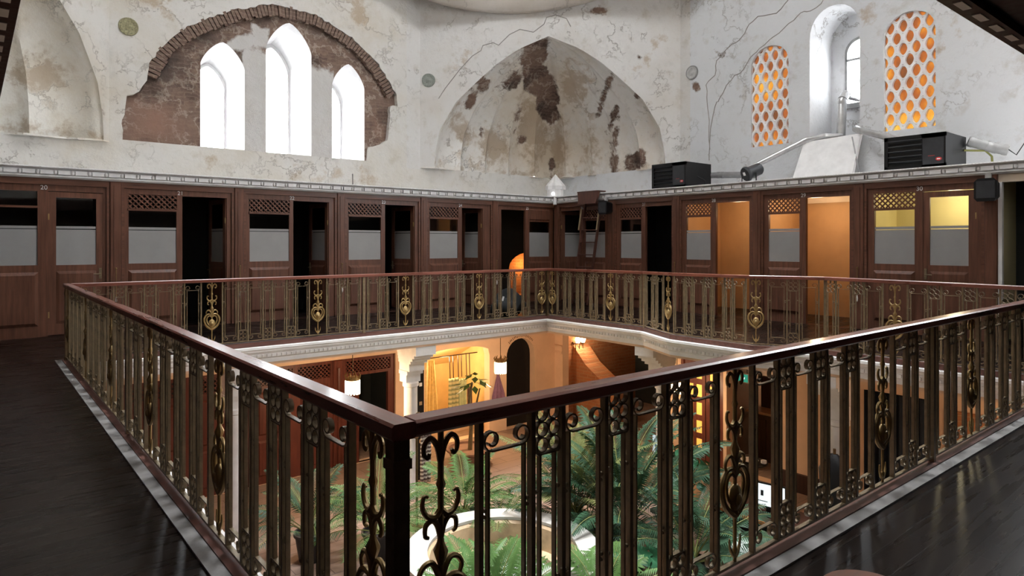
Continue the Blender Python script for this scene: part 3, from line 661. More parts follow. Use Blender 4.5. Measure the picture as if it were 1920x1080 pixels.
SHELL=plaster('squinch_shell',(.82,.80,.77),(.66,.55,.42),.7,smudge=1,uv=uvD,
  patches=[(-.38,6.5,.46,.30,35),(-.35,6.05,.42,.42,35),(-.95,5.95,.50,.14,32),(-.05,5.65,.36,.62,5),(.05,5.3,.26,.3,0),(-1.75,5.75,.20,.15,50),(-2.05,5.35,.28,.12,55),
    (1.5,5.5,.09,.42,-18),(1.75,4.95,.10,.40,-15),(1.85,4.4,.10,.45,-4),(1.85,3.75,.12,.3,0),(2.35,3.8,.30,.26,25),(2.3,5.35,.10,.12,0),(.06,3.9,.10,.35,0),(-.8,4.55,.16,.14,0),(-.9,5.15,.07,.35,-15),(-1.9,4.6,.08,.22,0)],
  stains=[(-.5,4.9,.5,1.1,0),(.7,5.9,.4,.5,40),(1.2,4.2,.2,.8,0),(-1.6,4.3,.5,.6,0),(-2.4,4.6,.3,.6,10),(.2,4.5,.35,1.0,0),(0,3.62,3.5,.07,0)],tintarea=[(0,4.2,2.6,1.1,0),(-.2,5.6,1.4,1.2,0)])
squinch((9.1,14.95),(14.0,10.4),(14.0,14.95),2.97,3.5,6.85,'wall_corner',SQW,SHELL)
struct(MB().add([(8.7,HY1-.001,3.44),(9.13,HY1-.001,3.44),(9.13,HY1-.001,8.1),(8.7,HY1-.001,8.1)],[(0,1,2,3)]).add([(HX1-.001,10.43,3.44),(HX1-.001,10.1,3.44),(HX1-.001,10.1,8.1),(HX1-.001,10.43,8.1)],[(0,1,2,3)]).build('wall_corner_strip',SQW))
SQL=plaster('squinch_left',(.82,.80,.75),(.68,.59,.45),.8,smudge=.5,uv=((1,0),0),stains=[(.9,3.62,2.5,.1,0),(1.0,4.6,.5,.4,0)],patches=[])
squinch((2.1,14.95),(-2.7,10.3),(-2.7,14.95),3.2,3.5,7.2,'wall_corner_left',BACKPL,SQL)
# dome on a ring, open to a lantern at the crown
DOMEP=plaster('dome_plaster',(.6,.55,.5),(.45,.38,.3),.5)
m=MB(); RD=8.34; n=72
rows=[[(HC[0]+r_*math.cos(2*PI*k/n),HC[1]+r_*math.sin(2*PI*k/n),z) for k in range(n+1)] for r_,z in [(10.6,8.02),(8.6,8.02),(RD,7.95)]+[(RD*math.cos(a),7.95+6.5*math.sin(a)) for a in [R(x) for x in (4,12,22,32,42,52,62,70,74)]]+[(2.3,14.6)]]
struct(m.grid(rows).build('ceiling_dome',DOMEP,smooth=True,fix=False,angle=60))
m=MB(); rows=[]
for r_,z in [(5.2,8.4),(5.55,7.7),(5.6,7.45),(5.68,7.41),(6.0,7.5),(7.2,8.0),(7.6,8.3)]:
    rows.append([(7.2+r_*math.cos(R(50.8+a)),8.84+r_*math.sin(R(50.8+a)),z+.0016*a*a*.32) for a in range(-46,47,2)])
struct(m.grid(rows).build('ceiling_pendentive',DOMEP,smooth=True,fix=False,angle=60))
# overhanging roof above the near gallery, with the same cornice blocks on its edge
struct(MB().prism([[(HX0,HY0),(HX1,HY0),(HX1,1.03),(.14,1.03),(.14,CY),(HX0,CY)]],onZ(2.60),onZ(2.9)).build('ceiling_overhang',DKWOOD))
m=MB(); run=[(HX1,1.03,0),(.14,1.03,0),(.14,CY-.2,0)]
m.sweep(run,[(-.03,2.56),(-.03,2.90),(.07,2.90),(.07,2.86),(.03,2.84),(.03,2.62),(.06,2.60),(.06,2.56)]).build
struct(m.build('trim_9',DKWOOD)); m=MB()
for (a,b) in zip(run[:-1],run[1:]):
    a=Vector(a); b=Vector(b); d=(b-a).normalized(); nrm=Vector((d.y,-d.x,0))*-1; L=(b-a).length; k=int(L/.235); rz=math.atan2(d.y,d.x)
    nrm=Vector((-d.y,d.x,0))
    nrm=-nrm if (Vector((HC[0],HC[1],0))-a).dot(nrm)<0 else nrm
    for j in range(k):
        c=a+d*(L*(j+.5)/k)+nrm*-.02; m.mbox(Matrix.Translation((c.x,c.y,2.562))@Matrix.Rotation(rz,4,'Z'),.13,.035,.012)
struct(m.build('trim_10',WHITE))
# cubicle walls behind the camera
struct(MB().box(-1.0,-.9,-1.0,CY,0,2.6).box(-1.0,CX,-1.1,-1.0,0,2.6).build('wall_panelling',DKWOOD))
# raised plaster edges and cracks
GREYC=mat('crack_grey',(.3,.28,.26),.9)
def ridge(P3,w,name='trim_11',matl=None):
    struct(MB().tube(P3,w,5).build(name,matl or GREYC))
D=[(-2.86,5.28),(-2.68,5.55),(-2.3,6.03),(-1.98,6.37),(-1.75,6.51),(-1.7,6.64),(-1.43,6.71),(-1.29,6.64),(-1.01,6.91),(-.74,7.04),(-.39,6.96),(-.12,7.16),(-.05,7.33),(.18,7.39),(.46,7.29),(.57,7.08)]
ridge([(11.55+T1[0]*s,12.675+T1[1]*s,z) for s,z in D],.012)
C1=[(7.524,6.885),(7.812,6.668),(8.267,6.704),(8.538,6.49),(8.745,6.291),(9.029,6.168),(9.32,5.912),(9.394,5.604),(9.62,5.387),(9.575,4.857),(9.544,3.811)]
C2=[(6.732,6.65),(7.02,6.52),(7.256,6.519),(7.499,6.349),(7.876,6.145),(8.201,5.98),(8.469,5.794),(8.606,5.574),(8.957,5.392),(9.247,4.998),(9.394,4.829),(9.544,4.071),(9.544,3.55)]
random.seed(11)
for C in (C1,C2): ridge([(HX1,a+random.uniform(-.02,.02),c+random.uniform(-.02,.02)) for a,c in [(x.x,x.z) for x in curve(C,3)]],.011,'trim_12')
ridge([(7.2,HY1,3.2),(7.21,HY1,2.98),(7.2,HY1,2.75)],.02,'trim_13')
# ------------------------------------------------------------------ lower storey: walls
ZF=-3.2; ZS=-.34
def hole(a,b,z0,z1): return [(a,z0),(b,z0),(b,z1),(a,z1)]
shop=arch(8.12,10.0,ZF+.0005,-1.25,-.98,10,.45); nich=arch(10.54,11.49,ZF+.0005,-1.42,-.93)
struct(MB().prism([[(HX0,ZF),(12.196,ZF),(12.196,ZS),(HX0,ZS)],hole(2.0,7.37,ZF+.0005,-.93),shop,nich],onY(CY),onY(CY+.22)).build('wall_lower_back',PEACH))
struct(MB().prism([[(13.363,ZF),(HY0,ZF),(HY0,ZS),(13.363,ZS)],hole(12.83,9.72,ZF+.0005,-.92),hole(9.05,7.98,ZF+.0005,-.98),hole(7.9,6.80,ZF+.0005,-1.0),hole(5.16,4.02,ZF+.0005,-1.05)],onX(CX),onX(CX+.22)).build('wall_lower_right',PEACH))
struct(MB().box(-1.0,12.3,-1.1,-1.0,ZF,ZS).box(-1.1,-1.0,-1.1,CY,ZF,ZS).build('wall_lower_front',PEACH))
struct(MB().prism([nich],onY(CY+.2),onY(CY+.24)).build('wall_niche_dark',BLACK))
# raised cornice bands under the gallery on the corner pier
struct(MB().sweep([(10.0,CY,0),(CX,CY,0),(CX,12.83,0)],[(0,-.62),(-.04,-.62),(-.05,-.60),(-.04,-.58),(0,-.58)][::-1]).build('trim_14',PEACH))
struct(MB().sweep([(CX,13.1,0),(CX,12.83,0)],[(0,-1.42),(-.03,-1.42),(-.05,-1.38),(-.03,-1.34),(-.03,-1.24),(-.06,-1.2),(0,-1.2)][::-1]).build('trim_15',PEACH))
# rooms behind the openings
SHOPP=mat('shop_plaster',(.66,.46,.2),.8,0,.12,2,.15)
struct(MB().box(8.0,10.3,15.2,15.3,ZF,ZS).box(7.9,8.0,CY+.22,15.2,ZF,ZS).box(10.3,10.4,CY+.22,15.2,ZF,ZS).build('wall_shop',SHOPP))
struct(MB().prism([[(CY+.22,-.95),(15.2,-.95),(15.2,-1.75),(14.9,-1.5),(14.2,-1.15)]],lambda a,b:(8.0,a,b),lambda a,b:(10.3,a,b)).build('ceiling_shop',SHOPP))
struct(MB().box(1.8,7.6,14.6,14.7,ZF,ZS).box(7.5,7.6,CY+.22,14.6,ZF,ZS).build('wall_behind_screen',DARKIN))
struct(MB().box(12.4,15.6,13.15,13.36,ZF,ZS).prism([[(13.15,ZF),(11.5,ZF),(11.5,-2.35),(12.2,-2.05),(12.7,-1.75),(13.15,-1.3)]],onX(12.9),onX(13.5)).build('wall_brick_recess',BRICK))
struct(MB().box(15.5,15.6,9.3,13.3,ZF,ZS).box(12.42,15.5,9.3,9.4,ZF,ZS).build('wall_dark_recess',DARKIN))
struct(MB().box(15.2,15.3,6.4,8.3,ZF,ZS).box(12.42,15.2,8.2,8.3,ZF,ZS).box(12.42,15.2,6.4,6.5,ZF,ZS).build('wall_lobby',mat('lobby_red',(.26,.16,.11),.7,0,.15,2)))
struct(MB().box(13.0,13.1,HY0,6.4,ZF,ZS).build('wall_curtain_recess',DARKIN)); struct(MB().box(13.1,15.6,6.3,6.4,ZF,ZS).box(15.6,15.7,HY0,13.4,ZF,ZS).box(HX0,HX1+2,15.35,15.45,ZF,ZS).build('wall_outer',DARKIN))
struct(MB().box(CX-.05,CX,3.15,3.85,ZF,-1.16).build('wall_brick_panel',BRICK))
struct(MB().box(CX-.06,CX,5.3,6.75,ZF,-2.85).build('baseboard_right',DKWOOD))
struct(MB().box(CX-.1,CX,HY0+.8,5.3,-.62,-.36).build('trim_16',WHITE))
# columns with stepped brackets carrying the gallery edge
def column(x,y,dx,dy):
    m=MB(); m.lathe([(.17,ZF),(.17,ZF+.12),(.13,ZF+.16),(.125,-1.15),(.15,-1.13),(.15,-1.07),(.13,-1.05)],20,(x,y,0))
    for k,(z0,z1,p,w) in enumerate([(-1.05,-.9,.10,.15),(-.9,-.83,.16,.17),(-.83,-.68,.22,.16),(-.68,-.62,.30,.18),(-.62,-.56,.38,.19),(-.56,-.5,.46,.20),(-.5,-.345,.54,.21)]):
        b=.14
        if dx: m.box(min(x+dx*p,x-dx*b),max(x+dx*p,x-dx*b),y-w,y+w,z0,z1)
        else: m.box(x-w,x+w,min(y+dy*p,y-dy*b),max(y+dy*p,y-dy*b),z0,z1)
    struct(m.build('column',WHITE,smooth=True))
for x in (3.21,6.37): column(x,10.8,0,-1)
for y in (7.70,4.52): column(9.85,y,-1,0)
# ------------------------------------------------------------------ lower storey: joinery
t=thing('wooden_screen','dark red wooden lattice screen with doorway on the ground floor, left of the stepped column','screen',(2.0,CY+.04,ZF))
m=MB(); X=[2.0,3.05,3.2,4.25,4.4,5.15,5.87,6.2,7.30]; H=ZF
lo=[[(0,0),(5.36,0),(5.36,2.26),(0,2.26)],hole(.12,1.0,1.92,2.2),hole(1.2,2.1,1.92,2.2),hole(2.3,3.05,1.92,2.2),hole(3.15,3.85,1.92,2.2),hole(4.2,5.26,1.95,2.2),hole(4.5,5.2,.0005,1.88)]
m.prism(lo,onY(0),onY(.08)).build('frame',REDW,t)
for a,b_,c,d in [(.12,1.0,1.92,2.2),(1.2,2.1,1.92,2.2),(2.3,3.05,1.92,2.2),(3.15,3.85,1.92,2.2),(4.2,5.26,1.95,2.2)]: lattice(MB(),a,b_,c,d,.03,.085,.022).build('lattice',REDW,t)
for a,b_ in ((.15,.95),(1.25,2.05),(2.35,3.0),(3.2,3.8)):
    MB().cbox(a,b_,-.03,0,.15,.85,.04).cbox(a,b_,-.03,0,.95,1.8,.04).build('panel',REDW,t)
m=MB().cbox(3.9,4.12,-.05,0,0,2.26,.02); m.tube([(4.01,-.06,.1),(4.01,-.06,2.1)],.03,8).build('pilaster',REDW,t)
# glazed amber double door
AMB=mat('amber_door_panes',(.8,.42,.1),.35,0,.12,3,emit=(1,.45,.08),es=.55)
t=thing('glazed_door','dark red glazed double door with rows of lit amber panes on the ground floor','door',(CX+.05,9.05,ZF),R(-90))
def dleaf(x0,x1,cols):
    loops=[[(x0,0),(x1,0),(x1,2.2),(x0,2.2)]]; w=(x1-x0-.1)/cols
    for i in range(cols):
        for k in range(5): loops.append(hole(x0+.05+i*w+.035,x0+.05+(i+1)*w-.035,.22+k*.39,.22+k*.39+.27))
    o=MB().prism(loops,onY(0),onY(.05)).build('door_leaf',REDW,t)
    MB().box(x0+.05,x1-.05,.02,.03,.2,2.1).build('amber_panes',AMB,o)
dleaf(.06,.60,2); dleaf(.62,1.01,1)
MB().box(0,.06,-.03,.1,0,2.22).box(1.01,1.07,-.03,.1,0,2.22).build('door_frame',REDW,t)
# ------------------------------------------------------------------ lamps
GLOW=mat('lit_fringe',(1,.9,.7),.5,0,.02,3,emit=(1,.74,.42),es=9)
def pendant(x,y,zb,ztop,label,power=62,group=None):
    t=thing('pendant_lamp',label,'lamp',(x,y,zb))
    m=MB().lathe([(.02,.34),(.09,.335),(.125,.30),(.13,.27),(.12,.265)],16)
    for k in range(8):
        a=2*PI*k/8; m.tube([(.12*math.cos(a),.12*math.sin(a),.28),(.14*math.cos(a),.14*math.sin(a),.35),(.11*math.cos(a),.11*math.sin(a),.40)],[.012,.014,.004],6)
    m.build('crown',GOLD,t,True)
    m=MB()
    for k in range(28):
        a=2*PI*k/28; m.tube([(.12*math.cos(a),.12*math.sin(a),.265),(.12*math.cos(a),.12*math.sin(a),.02+.02*(k%2))],.012,5)
    m.build('bead_fringe',GLOW,t)
    MB().tube([(0,0,.34),(0,0,ztop-zb)],.008,6).lathe([(.05,ztop-zb-.03),(.05,ztop-zb)],10).build('rod',DKBR,t)
    lamp('pendant_lamp_light','POINT',(x,y,zb-.06),power,WARM,.09); return t
pendant(5.30,11.0,-1.62+.43,-.345,'fringed pendant lamp in front of the red lattice screen')
pendant(9.05,11.5,-1.36,-.345,'fringed pendant lamp hanging left of the dark arched niche')
pendant(11.4,8.55,-1.62,-.345,'fringed pendant lamp beside the amber glazed door',20)
pendant(11.0,1.9,-1.5,-.345,'added out of view pendant lamp lighting the brick wall panel at the right',30)  # added lamp outside the view, put in to light the brick panel
def sconce(x,y,z,label,power,nx=-1):
    t=thing('wall_lamp',label,'lamp',(x,y,z))
    MB().box(.0,.03,-.06,.06,-.12,.12).tube([(0,0,0),(-.09,0,0)],.012,6).build('bracket',DKBR,t)
    MB().lathe([(.07,-.10),(.085,.04),(.06,.08)],12,(-.12,0,0)).build('shade',GLOW,t)
    MB().lathe([(.09,.04),(.1,.06),(.09,.10),(.02,.12)],12,(-.12,0,0)).build('cap',GOLD,t)
    lamp('wall_lamp_light','POINT',(x-.25,y,z),power,WARM,.08)
t=thing('wall_lamp','bright wall lamp on the rough brick in the dark recess','lamp',(13.05,13.14,-1.22))
MB().box(-.2,.2,-.05,0,-.02,.02).tube([(-.14,-.08,.0),(-.14,-.08,-.3)],.014,6).tube([(0,-.08,.0),(0,-.08,-.38)],.016,6).tube([(.14,-.08,.0),(.14,-.08,-.3)],.014,6).build('bracket',DKBR,t)
MB().lathe([(.05,.0),(.08,.1),(.05,.16)],12,(-.1,-.12,0)).lathe([(.05,.0),(.08,.1),(.05,.16)],12,(.1,-.12,0)).build('shade',GLOW,t); lamp('wall_lamp_light','POINT',(13.05,12.85,-1.1),20,WARM,.08)
sconce(15.18,7.75,-1.62,'wall lamp left of the green sign in the lobby',8); sconce(15.18,6.95,-1.8,'wall lamp right of the green sign in the lobby',8)
lamp('shop_light','POINT',(9.2,13.9,-1.35),60,(1,.74,.42),.15); 
# ------------------------------------------------------------------ lobby and shop furnishings
t=thing('exit_sign','green lit sign with white downward arrow above the lobby counter','sign',(12.7,7.82,-1.33))
MB().box(-.03,.0,-.14,.14,-.1,.1).build('frame',WHITE,t)
MB().box(-.034,-.03,-.12,.12,-.08,.08).build('sign_face',mat('sign_green',(.02,.2,.13),.5,0,.05,3,emit=(.03,.3,.2),es=.6),t)
MB().prism([[(-.015,.06),(.015,.06),(.015,-.005),(.05,.025),(.05,-.01),(0,-.06),(-.05,-.01),(-.05,.025),(-.015,-.005)]],lambda a,b:(-.035,a,b),lambda a,b:(-.039,a,b)).build('arrow',mat('sign_white',(.9,.9,.85),.5,emit=(1,1,.9),es=.8),t)
MB().box(-.02,-.01,-.1,-.09,.1,.3).box(-.02,-.01,.09,.1,.1,.3).build('hanger',BLACK,t)
t=thing('reception_counter','dark carved counter with pale ledge in the ground floor lobby','counter',(13.3,7.3,ZF))
MB().box(0,.5,-.75,.75,0,1.02).build('body',DKWOOD,t); MB().box(-.06,.55,-.8,.8,1.02,1.07).build('counter_top',mat('counter_pale',(.4,.25,.16),.4),t)
MB().box(.4,.5,-.7,.7,1.07,1.75).build('back_shelf',DKWOOD,t)
for k in (-.45,-.05,.35): MB().box(-.02,0,k,k+.3,.2,.9).build('panel',DKWOOD,t)
t=thing('side_table','round dark table holding a white plate in the lobby','table',(11.0,6.65,ZF))
MB().lathe([(.3,.72),(.32,.735),(.32,.75),(.0001,.75)],20).build('table_top',BLACK,t,True); MB().lathe([(.05,.05),(.04,.4),(.06,.72)],10).build('stem',BLACK,t,True); MB().lathe([(.22,0),(.22,.03),(.05,.06)],16).build('base',BLACK,t,True)
tag(MB().lathe([(.06,0),(.1,.008),(.16,.03),(.155,.036),(.09,.016),(.0001,.012)],20).build('plate',WHITE,None,True,(11.0,6.65,ZF+.752)),'white plate on the round dark table','plate')
tag(MB().lathe([(.02,0),(.05,.02),(.05,.07),(.045,.07),(.04,.03),(.0001,.02)],14).build('cup',WHITE,None,True,(11.05,6.4,ZF+.752)),'white cup beside the plate on the round dark table','cup')
t=thing('reception_desk','black reception desk with orange edge strip below the screen','desk',(9.1,5.2,ZF),R(0))
MB().box(-.3,.35,-.65,.65,0,.72).build('body',BLACK,t); MB().box(-.36,.4,-.72,.72,.72,.76).build('desk_top',DKWOOD,t); MB().box(-.375,-.36,-.72,.72,.715,.765).build('edge_strip',mat('orange_edge',(.6,.2,.05),.5),t)
SCR=mat('screen_light',(.8,.85,.86),.3,0,.05,2,emit=(.85,.93,.95),es=.55)
t=thing('monitor','white lit computer screen standing on the black desk','monitor',(9.0,5.15,ZF+.762),R(12))
MB().box(-.09,.11,-.12,.12,0,.012).box(.02,.05,-.03,.03,.012,.14).build('stand',BLACK,t); MB().box(0,.03,-.26,.26,.1,.46).build('bezel',BLACK,t); s_=MB().box(-.004,0,-.24,.24,.13,.44).build('screen',SCR,t)
MB().box(-.006,-.004,.06,.10,.27,.35).box(-.006,-.004,.0,.16,.19,.2).build('screen_mark',DGREY,s_)
t=thing('tablet_stand','small blue and white screen on a stand between the palms','screen',(9.4,7.45,ZF)); MB().lathe([(.15,0),(.15,.02),(.02,.04),(.02,1.05)],12).build('stand',BLACK,t); MB().box(-.01,.01,-.12,.12,1.0,1.32).build('panel',mat('pale_panel',(.6,.68,.72),.4,0,.05,2,emit=(.6,.75,.85),es=.35),t); MB().box(-.014,-.01,-.06,.06,1.05,1.17).build('picture',mat('blue_print',(.1,.2,.35),.5),t)
# curtain and robe
m=MB(); P=[(CX-.02+.05*math.sin(i*1.1),5.14-i*.028,0) for i in range(41)]
m.grid([[(x,y,ZF+.05) for x,y,_ in P],[(x*1.0,y,-2.2) for x,y,_ in P],[(x,y,-1.06) for x,y,_ in P]]); o=tag(m.build('curtain',NAVY,None,True,fix=False,angle=80),'dark navy curtain filling a ground floor opening on the right','curtain')
o.modifiers.new('thickness','SOLIDIFY').thickness=.01
t=thing('hanging_robe','black robe hanging beside the white column near the navy curtain','robe',(9.35,4.35,ZF)); m=MB().lathe([(.22,.35),(.24,.8),(.2,1.3),(.22,1.55),(.12,1.72),(.05,1.78)],16,(0,0,0),.6,1); m.build('cloth',BLACK,t,True); MB().lathe([(.2,0),(.2,.03),(.02,.06),(.02,1.85)],10).build('stand',DKBR,t)
# shop: hanging towels
def towel(name,label,x,y,zt,w,l,col,seed,stripes=None,cat='towel',fold=.03,taper=1):
    random.seed(seed); ph=random.random()*6; rows=[]
    for j in range(13):
        v=j/12; ww=w*(taper+(1-taper)*min(1,v*1.6)); rows.append([(x+(i/16-.5)*ww,y+fold*math.sin(i*1.15+ph+v*.6)*(.4+v),zt-l*v) for i in range(17)])
    if stripes:
        nm='stripe_'+name+str(seed); m_,nt,b=nodes(nm); cz=N(nt,'ShaderNodeSeparateXYZ'); tc=N(nt,'ShaderNodeTexCoord'); nt.links.new(tc.outputs['Object'],cz.inputs[0])
        w_=math_(nt,'FRACT',math_(nt,'MULTIPLY',cz.outputs[2],stripes[1])); k=math_(nt,'GREATER_THAN',w_,.55)
        nt.links.new(mix(nt,k,col,stripes[0]),b.inputs['Base Color']); b.inputs['Roughness'].default_value=.9; mm=m_
    else: mm=mat('towel_%d'%seed,col,.9,0,.15,12)
    o=MB().grid(rows).build(name,mm,None,True,fix=False,angle=80); o.modifiers.new('thickness','SOLIDIFY').thickness=.012
    return tag(o,label,cat,'towels hanging in the shop')
towel('hanging_towel','cream towel hanging leftmost in the lit shop',8.42,13.75,-1.3,.3,1.7,(.75,.6,.3),1)
towel('hanging_towel','yellow towel hanging second from the left in the lit shop',8.75,13.85,-1.35,.32,1.75,(.78,.56,.2),2,taper=.4)
towel('hanging_towel','green and cream striped towel with white fringe in the lit shop',9.38,13.8,-1.85,.30,1.0,(.55,.5,.26),3,((.25,.27,.14),9))
towel('hanging_towel','pale green towel hanging beside the striped fringed one',9.66,13.82,-1.9,.26,.95,(.45,.5,.28),4)
towel('hanging_towel','dark brown narrow towel at the right of the shop display',9.9,13.86,-2.15,.16,.8,(.12,.06,.05),5)
m=MB().tube([(8.2,13.8,-1.28),(10.1,13.8,-1.28)],.015,6); 
for x in (9.25,9.35,9.5,9.6,9.75,9.85): m.tube([(x,13.8,-1.28),(x+.02,13.8,-1.85)],.012,5)
tag(m.build('hanging_rail',DKWOOD),'dark rod with cords holding the shop towels','rail')
towel('hanging_scarf','purple fringed scarf hanging on the wall left of the dark arch',10.22,CY-.05,-1.75,.42,.85,(.2,.1,.17),6,taper=.15,cat='scarf')
towel('hanging_towel','brown and white checked towel hanging from the column',6.55,10.55,-1.95,.22,.95,(.1,.07,.06),7,((.5,.46,.4),14),fold=.02)
t=thing('display_board','tall black display board with small pale items beside the column','board',(7.0,11.6,ZF)); MB().box(-.14,.14,-.02,.02,.05,2.35).build('board',BLACK,t)
random.seed(4)
for k in range(9): MB().box(-.1+.13*(k%2),-.04+.13*(k%2),-.03,-.02,.5+k*.19,.57+k*.19).build('item',random.choice([WHITE,TANST,CREAM]),t)
MB().box(-.2,.2,-.15,.15,0,.05).build('base',BLACK,t)
t=thing('round_mirror','round tabletop mirror on a stand at the foot of the white column','mirror',(5.75,9.55,ZF)); MB().lathe([(.16,0),(.16,.02),(.02,.05),(.02,1.5)],12).build('stand',DKBR,t)
MR=mat('mirror_silver',(.6,.6,.6),.05,1,.02,3); m=MB(); m.prism([[(.2*math.cos(2*PI*k/28),1.7+.2*math.sin(2*PI*k/28)) for k in range(28)]],onY(-.02),onY(.0)); o=m.build('glass',MR,t,rot=(0,0,R(35))); m=MB(); 
m.tube([(.205*math.cos(2*PI*k/28),-.01,1.7+.205*math.sin(2*PI*k/28)) for k in range(29)],.012,6); m.build('rim',DKBR,t,rot=(0,0,R(35)))
# dark niche lettering
ARC=mat('arch_lettering',(.12,.06,.03),.8)
t=thing('arch_lettering','small dark curved lettering above the dark arched niche','lettering',(11.015,CY-.004,-1.42)); m=MB(); random.seed(14)
for i in range(18):
    a=R(90+44-88*i/17); h=.05 if i%3 else .075; m.mbox(Matrix.Translation((.56*math.cos(a),0,.56*math.sin(a)))@Matrix.Rotation(PI/2-a,4,'Y'),.014,.004,h)
    if i%3==1: m.mbox(Matrix.Translation((.56*math.cos(a-.03),0,.56*math.sin(a-.03)+.02))@Matrix.Rotation(PI/2-a,4,'Y'),.035,.004,.012)
m.build('strokes',ARC,t)
# ------------------------------------------------------------------ fountain and plants
t=thing('fountain','pale marble round fountain with water in the middle of the courtyard','fountain',(5.35,6.75,ZF))
MB().lathe([(1.3,0),(1.3,.12),(1.18,.14),(1.18,.62),(1.22,.66),(1.27,.70),(1.27,.78),(.97,.78),(.97,.74)],40,cap=False).build('basin',MARBLE,t,True,angle=30)
MB().lathe([(.98,.74),(.94,.7),(.92,.4),(.80,.38),(.80,.25)],40,cap=False).build('tan_lining',TANST,t,True)
MB().lathe([(.93,.30),(.5,.301),(.45,.36),(.4,.36),(.3,.5),(.0001,.53)],36).build('water',mat('pale_water',(.4,.42,.4),.1,0,.15,2),t,True)
LEAF1=mat('palm_green',(.075,.15,.042),.5,0,.35,4); LEAF2=mat('palm_dark_green',(.035,.085,.045),.5,0,.3,4); LEAF3=mat('palm_yellow_green',(.17,.19,.065),.5,0,.3,4); LEAF4=mat('broad_leaf_green',(.035,.14,.065),.35,0,.3,5)
for k in (LEAF1,LEAF2,LEAF3,LEAF4): k.node_tree.nodes['Principled BSDF'].inputs['Specular IOR Level'].default_value=.22
STEM=mat('palm_stem',(.2,.22,.07),.6,0,.2,5); POTB=mat('black_pot',(.02,.02,.022),.5); POTT=mat('terracotta_pot',(.25,.13,.085),.8,0,.15,6); SOIL=mat('soil',(.03,.022,.016),.95,0,.3,20)
def pot(t,r,h,mt):
    MB().lathe([(r*.7,0),(r*.95,h*.9),(r*1.04,h*.9),(r*1.04,h),(r*.92,h),(r*.9,h*.88),(.0001,h*.87)],24).build('pot',mt,t,True)
def palm_mesh(seed,nf,L,el0,el1,leaf,lw=.022,droop=1.1,base=0,ll=.30,sp=.03):
    random.seed(seed); fm=MB(); sm=MB()
    for f in range(nf):
        az=2.399*f+random.uniform(-.3,.3); el=R(el0+(el1-el0)*((f+.5)/nf)**.8+random.uniform(-6,6)); Lf=L*random.uniform(.75,1.05); n=16; p=Vector((random.uniform(-.05,.05),random.uniform(-.05,.05),base)); P=[p.copy()]
        h=Vector((math.cos(az),math.sin(az),0)); e=el
        for i in range(n):
            p=p+(h*math.cos(e)+Vector((0,0,1))*math.sin(e))*(Lf/n); P.append(p.copy()); e-=R(droop*90/n)*(i/n+.15)
        sm.tube(P,[.009*(1-.8*i/n)+.002 for i in range(n+1)],4)
        side=Vector((-h.y,h.x,0)); i0=int(n*.28); tot=int(Lf*(1-.28)/sp)
        for k in range(tot):
            u=.28+.72*(k+.5)/tot; x=u*n; i=min(int(x),n-1); q=P[i].lerp(P[i+1],x-i); T=(P[i+1]-P[i]).normalized()
            l_=ll*(math.sin(PI*min(1,(u-.2)/.82)**.75)*.85+.18)
            for sd in (-1,1):
                d=(side*sd*.82+T*.62+Vector((0,0,.18))).normalized(); tip=q+d*l_+Vector((0,0,-.32*l_*random.uniform(.6,1.4))); mid=q+d*l_*.5+Vector((0,0,.02*l_)); wv=T*(lw*.5)
                fm.add([q,mid-wv,mid+wv,tip],[(0,1,2),(1,3,2)])
    return fm.mesh('foliage',leaf,fix=False),sm.mesh('stems',STEM,fix=False)
def palm(label,x,y,seed,nf,L,el0,el1,leaf,z=ZF,potr=.24,poth=.42,pm=POTB,base=None,**k):
    t=thing('palm_plant',label,'plant',(x,y,z),0,'palms around the fountain'); pot(t,potr,poth,pm); b=poth*.87 if base is None else base
    f,s_=palm_mesh(seed,nf,L,el0,el1,leaf,base=b,**k); put('foliage',f,t); put('stems',s_,t); return t
palm('bright green arching palm in a black pot right of the nearest railing post',6.15,8.75,1,22,1.15,80,15,LEAF1,lw=.026)
palm('yellow green areca palm with upright fronds right of the dark arch',7.45,7.55,2,26,1.9,88,40,LEAF3,lw=.024,droop=.9)
palm('tall dark green palm in the middle of the near right railing',7.7,6.75,3,30,2.2,88,30,LEAF2,lw=.03,ll=.34)
palm('bluish dark palm drooping in front of the areca palm',7.15,7.05,8,20,1.3,75,5,LEAF2,lw=.026,droop=1.3)
palm('dark palm with yellow stems low at the right of the fountain',7.6,5.45,4,24,1.45,85,25,LEAF2)
palm('green palm seen through the left railing beside the corner post',4.75,9.0,5,22,1.3,82,15,LEAF1)
palm('small dark palm at the far left of the courtyard floor',3.95,9.6,6,18,1.25,80,25,LEAF2)
palm('spiky bright palm just in front of the marble fountain',5.75,5.35,7,18,1.05,85,35,LEAF1,lw=.034,ll=.3)
palm('spiky green plant left of the fountain rim near the nearest railing post',4.35,5.7,12,20,1.25,86,45,LEAF1,lw=.036,ll=.34,droop=.8)
palm('low feathery palm at the foot of the fountain',6.2,7.9,9,20,1.0,70,5,LEAF1)
